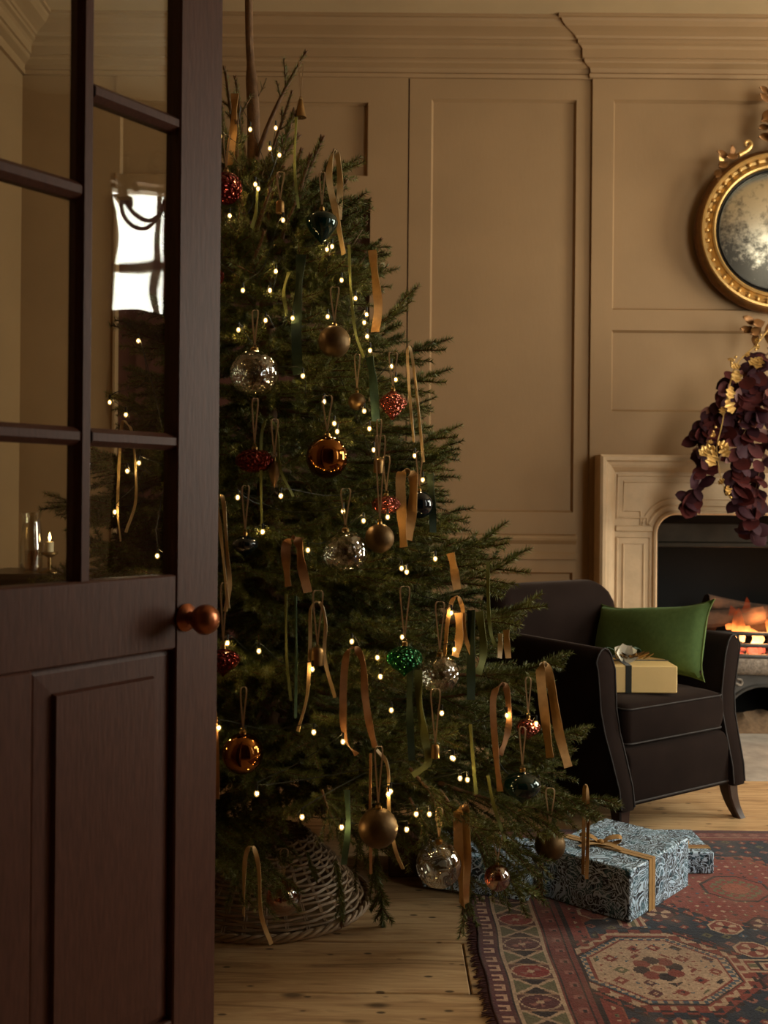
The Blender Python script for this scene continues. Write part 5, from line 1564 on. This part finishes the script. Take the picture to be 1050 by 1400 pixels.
ornament('bell', 'bell', 'brass bell hanging inside the narrow tan ribbon loop', 434, 897, 9, 'bell', M_brass, stretch=1.35, cord=0.12, group='brass bells on the tree')
ornament('bauble', B, 'emerald green dimpled squat bauble', 553, 901, 25, 'squat', M_green, cord=0.12)
ornament('bauble', B, 'speckled clear glass ball right of the emerald bauble', 601, 922, 27, 'ball', M_dimple, mod=swirl(22, 1.2, 0.015), cord=0.11)
ornament('bell', 'bell', 'small brass bell above the ribbed clear ball', 595, 1027, 6, 'bell', M_brass, stretch=1.5, cord=0.12, group='brass bells on the tree')
ornament('bauble', B, 'low dark teal glass bauble in front of the armchair side', 714, 1074, 26, 'squat', M_teal, k=1.06)
ornament('bauble', B, 'large matte bronze ball above the wicker basket', 517, 1132, 27, 'ball', M_bronze, cord=0.12)
ornament('bauble', B, 'clear ribbed glass ball hanging lowest above the floorboards', 600, 1182, 31, 'ball', M_clear, mod=swirl(24, 0.9, 0.012), cord=0.06, Y=2.42)
ornament('bauble', B, 'matte bronze ball beside the large blue gift', 752, 1155, 21, 'ball', M_bronze, cord=0.09, Y=2.74)
ornament('bauble', B, 'small russet glass ball at the bottom right of the tree', 680, 1200, 18, 'ball', M_rustglass, cord=0.06, Y=2.55)
ornament('bauble', B, 'russet glass ball resting against the wicker basket', 388, 1227, 24, 'ball', M_rustglass, cord=0.06, Y=2.66)
ornament('bauble', B, 'deep red tinselled ball at the top beside the door', 309, 257, 22, 'ball', M_red, k=1.2)
ornament('bauble', B, 'inky drop-shaped bauble below the thin cord loop by the door', 335, 745, 18, 'squat', M_navy, cord=0.1)
ornament('bauble', B, 'rose sparkling bauble behind the long gold ribbon', 722, 995, 17, 'squat', M_pink, k=0.99)
ornament('bell', 'bell', 'small brass bell below the highest tree lights', 383, 283, 6, 'bell', M_brass, stretch=1.4, cord=0.07, k=1.15, group='brass bells on the tree')
ornament('bauble', B, 'ruby bauble half hidden by the door edge up high', 293, 378, 13, 'ball', M_red, k=1.05)
ornament('bauble', B, 'dark bronze ball left of the pointed rose bauble', 488, 549, 12, 'ball', M_bronze, k=0.95)
ornament('bauble', B, 'elongated bronze drop between the amber ball and olive arch', 375, 647, 8, 'onion', M_bronze, stretch=2.3, k=0.98)

# string of fairy lights
BUL = [(342,177),(377,175),(369,203),(382,212),(301,186),(349,252),(353,258),(314,295),(387,301),(447,341),(454,337),(297,364),(377,371),(369,397),(332,397),(486,408),(467,383),(363,438),(326,451),(400,435),(501,430),(498,441),(502,460),(506,479),
       (541,519),(535,501),(448,433),(414,514),(443,549),(457,579),(461,590),(505,586),(511,615),(498,562),(567,623),(578,656),(384,678),(359,727),(325,680),(469,699),(497,712),(530,707),(549,777),(421,752),(556,782),(311,879),(354,890),
       (481,877),(550,871),(516,899),(520,925),(427,915),(535,971),(604,975),(429,1001),(299,995),(469,1014),(351,1085),(531,1086),(534,1082),(413,1117),(556,1134),(569,1113),(587,1113),(618,1036),(621,888),(617,838),(620,1037),(629,1064),
       (639,1066),(693,978),(733,989),(736,1071),(595,764),(467,1131),(189,466),(172,567),(150,550),(174,644),(190,633),(157,700),(215,760),(240,900),(230,1000)]
fy = tag(empty('fairy_lights', (TX, TY, 0.4)), 'string of warm white fairy lights wound through the tree', 'string lights')
f0 = Vector((TX, TY, 0.4))
bulb_me = MB().sphere((0, 0, 0), 0.0027, 7, 5, 1.2).mesh('bulb', M_bulb, True)
lens_me = MB().sphere((0, 0, 0), 0.0058, 10, 7, 1.25).mesh('bulb_lens', M_lens, True)
hold_me = MB().lathe([(0.0022, 0), (0.0026, 0.004), (0.0026, 0.014), (0.001, 0.015)], 7).mesh('bulb_holder', M_wire, True)
bp = []
for px, py in BUL:
    Y = surf(px, py, 1.04 if py > 330 else 1.15)-0.015
    p = P(px, py, Y)-f0
    bp.append(p)
    b_ = link('bulb', bulb_me, fy, p)
    link('bulb_lens', lens_me, b_)
    link('bulb_holder', hold_me, b_, (0, 0, 0.006))
bp.sort(key=lambda p: -p.z)
order = [bp.pop(0)]
while bp:
    last = order[-1]
    j = min(range(min(8, len(bp))), key=lambda i: (bp[i]-last).length)
    order.append(bp.pop(j))
pts = []
for a, b in zip(order[:-1], order[1:]):
    m_ = (a+b)/2; m_ = Vector((m_.x*0.86, m_.y*0.86 if m_.y < 0 else m_.y, m_.z-0.02))
    pts += [a+Vector((0, 0.006, 0.018)), m_]
pts.append(order[-1]+Vector((0, 0.006, 0.018)))
MB().tube(spline(pts, 4), 0.0011, 4).build('wire', M_wire, fy, True)

# ------------------------------------------------------------------ console table with candle seen through the left pane
ct = tag(empty('console_table', (-1.45, 4.72, 0)), 'narrow wooden console table behind the door against the far wall', 'table')
MB().cbox(-0.36, 0.36, -0.18, 0.2, 0.80, 0.83, 0.004).build('top', M_legwood, ct)
MB().cbox(-0.32, 0.32, -0.14, 0.16, 0.72, 0.80, 0.004).build('apron', M_legwood, ct)
for sx in (-1, 1):
    for sy in (-0.13, 0.15):
        MB().loft([rrect(sx*0.3-h_, sx*0.3+h_, sy-h_, sy+h_, z_, 0.004, 1) for z_, h_ in ((0, 0.013), (0.72, 0.022))]).build('leg', M_legwood, ct)
hp = P(43, 745, 4.62)
hu = tag(empty('hurricane_glass', (hp.x, 4.62, 0.83)), 'clear glass jar standing left of the candle through the door pane', 'glass')
MB().lathe([(0.001, 0.002), (0.04, 0.002), (0.05, 0.03), (0.052, 0.12), (0.042, 0.2), (0.036, 0.24), (0.044, 0.27), (0.046, 0.272), (0.038, 0.24), (0.044, 0.2), (0.049, 0.12), (0.047, 0.03), (0.036, 0.006), (0.001, 0.006)], 28).build('jar', M_clear, hu, True)
MB().lathe([(0.001, 0.008), (0.03, 0.008), (0.03, 0.10), (0.001, 0.102)], 16).build('amber_filling', M_rustglass, hu, True)
cp_ = P(68, 735, 4.62)
cd = tag(empty('candlestick', (cp_.x, 4.62, 0.83)), 'lit candle on a low holder seen through the lower left pane', 'candle')
fz = cp_.z-0.83
MB().lathe([(0.001, 0), (0.045, 0), (0.045, 0.006), (0.01, 0.015), (0.008, fz-0.09), (0.035, fz-0.075), (0.036, fz-0.065), (0.001, fz-0.063)], 20).build('holder', M_brass, cd, True)
MB().lathe([(0.001, fz-0.064), (0.018, fz-0.064), (0.018, fz-0.02), (0.012, fz-0.018), (0.001, fz-0.018)], 16).build('wax', M_wax, cd, True)
MB().lathe([(0.001, fz-0.016), (0.006, fz-0.006), (0.006, fz+0.004), (0.002, fz+0.018), (0.0005, fz+0.024)], 10).build('flame', M_flame, cd, True)

# ------------------------------------------------------------------ scrolled lantern reflected in the upper door pane
cx0 = Vector((1.75, 2.2, 2.34))
chn = tag(empty('chandelier', cx0), 'brown scrolled chandelier mirrored in the upper door pane', 'chandelier')
MB().tube([(0, 0, 0.3), (0, 0, ZC-cx0.z)], 0.006, 6).build('rod', M_giltdark, chn, True)
MB().lathe([(0.001, -0.12), (0.02, -0.10), (0.03, -0.06), (0.012, -0.02), (0.03, 0.03), (0.045, 0.08), (0.02, 0.14), (0.03, 0.2), (0.012, 0.28), (0.001, 0.3)], 14).build('stem', M_giltdark, chn, True)
for kk in range(6):
    a = math.pi/3*kk
    R_ = Matrix.Rotation(a, 3, 'Z')
    pts = spline([R_@Vector(p) for p in ((0.02, 0, 0.06), (0.07, 0, -0.04), (0.14, 0, -0.08), (0.21, 0, -0.03), (0.22, 0, 0.04), (0.19, 0, 0.05), (0.18, 0, 0.02))], 5)
    MB().tube(pts, 0.009, 7).build('arm', M_giltdark, chn, True)
    pts = spline([R_@Vector(p) for p in ((0.03, 0, 0.18), (0.08, 0, 0.22), (0.12, 0, 0.18), (0.10, 0, 0.14), (0.07, 0, 0.15))], 5)
    MB().tube(pts, 0.006, 6).build('scroll', M_giltdark, chn, True)
    MB().lathe([(0.012, 0.03), (0.028, 0.05), (0.03, 0.056), (0.011, 0.058), (0.010, 0.15), (0.001, 0.152)], 12, R_@Vector((0.22, 0, 0))).build('candle', M_wax, chn, True)
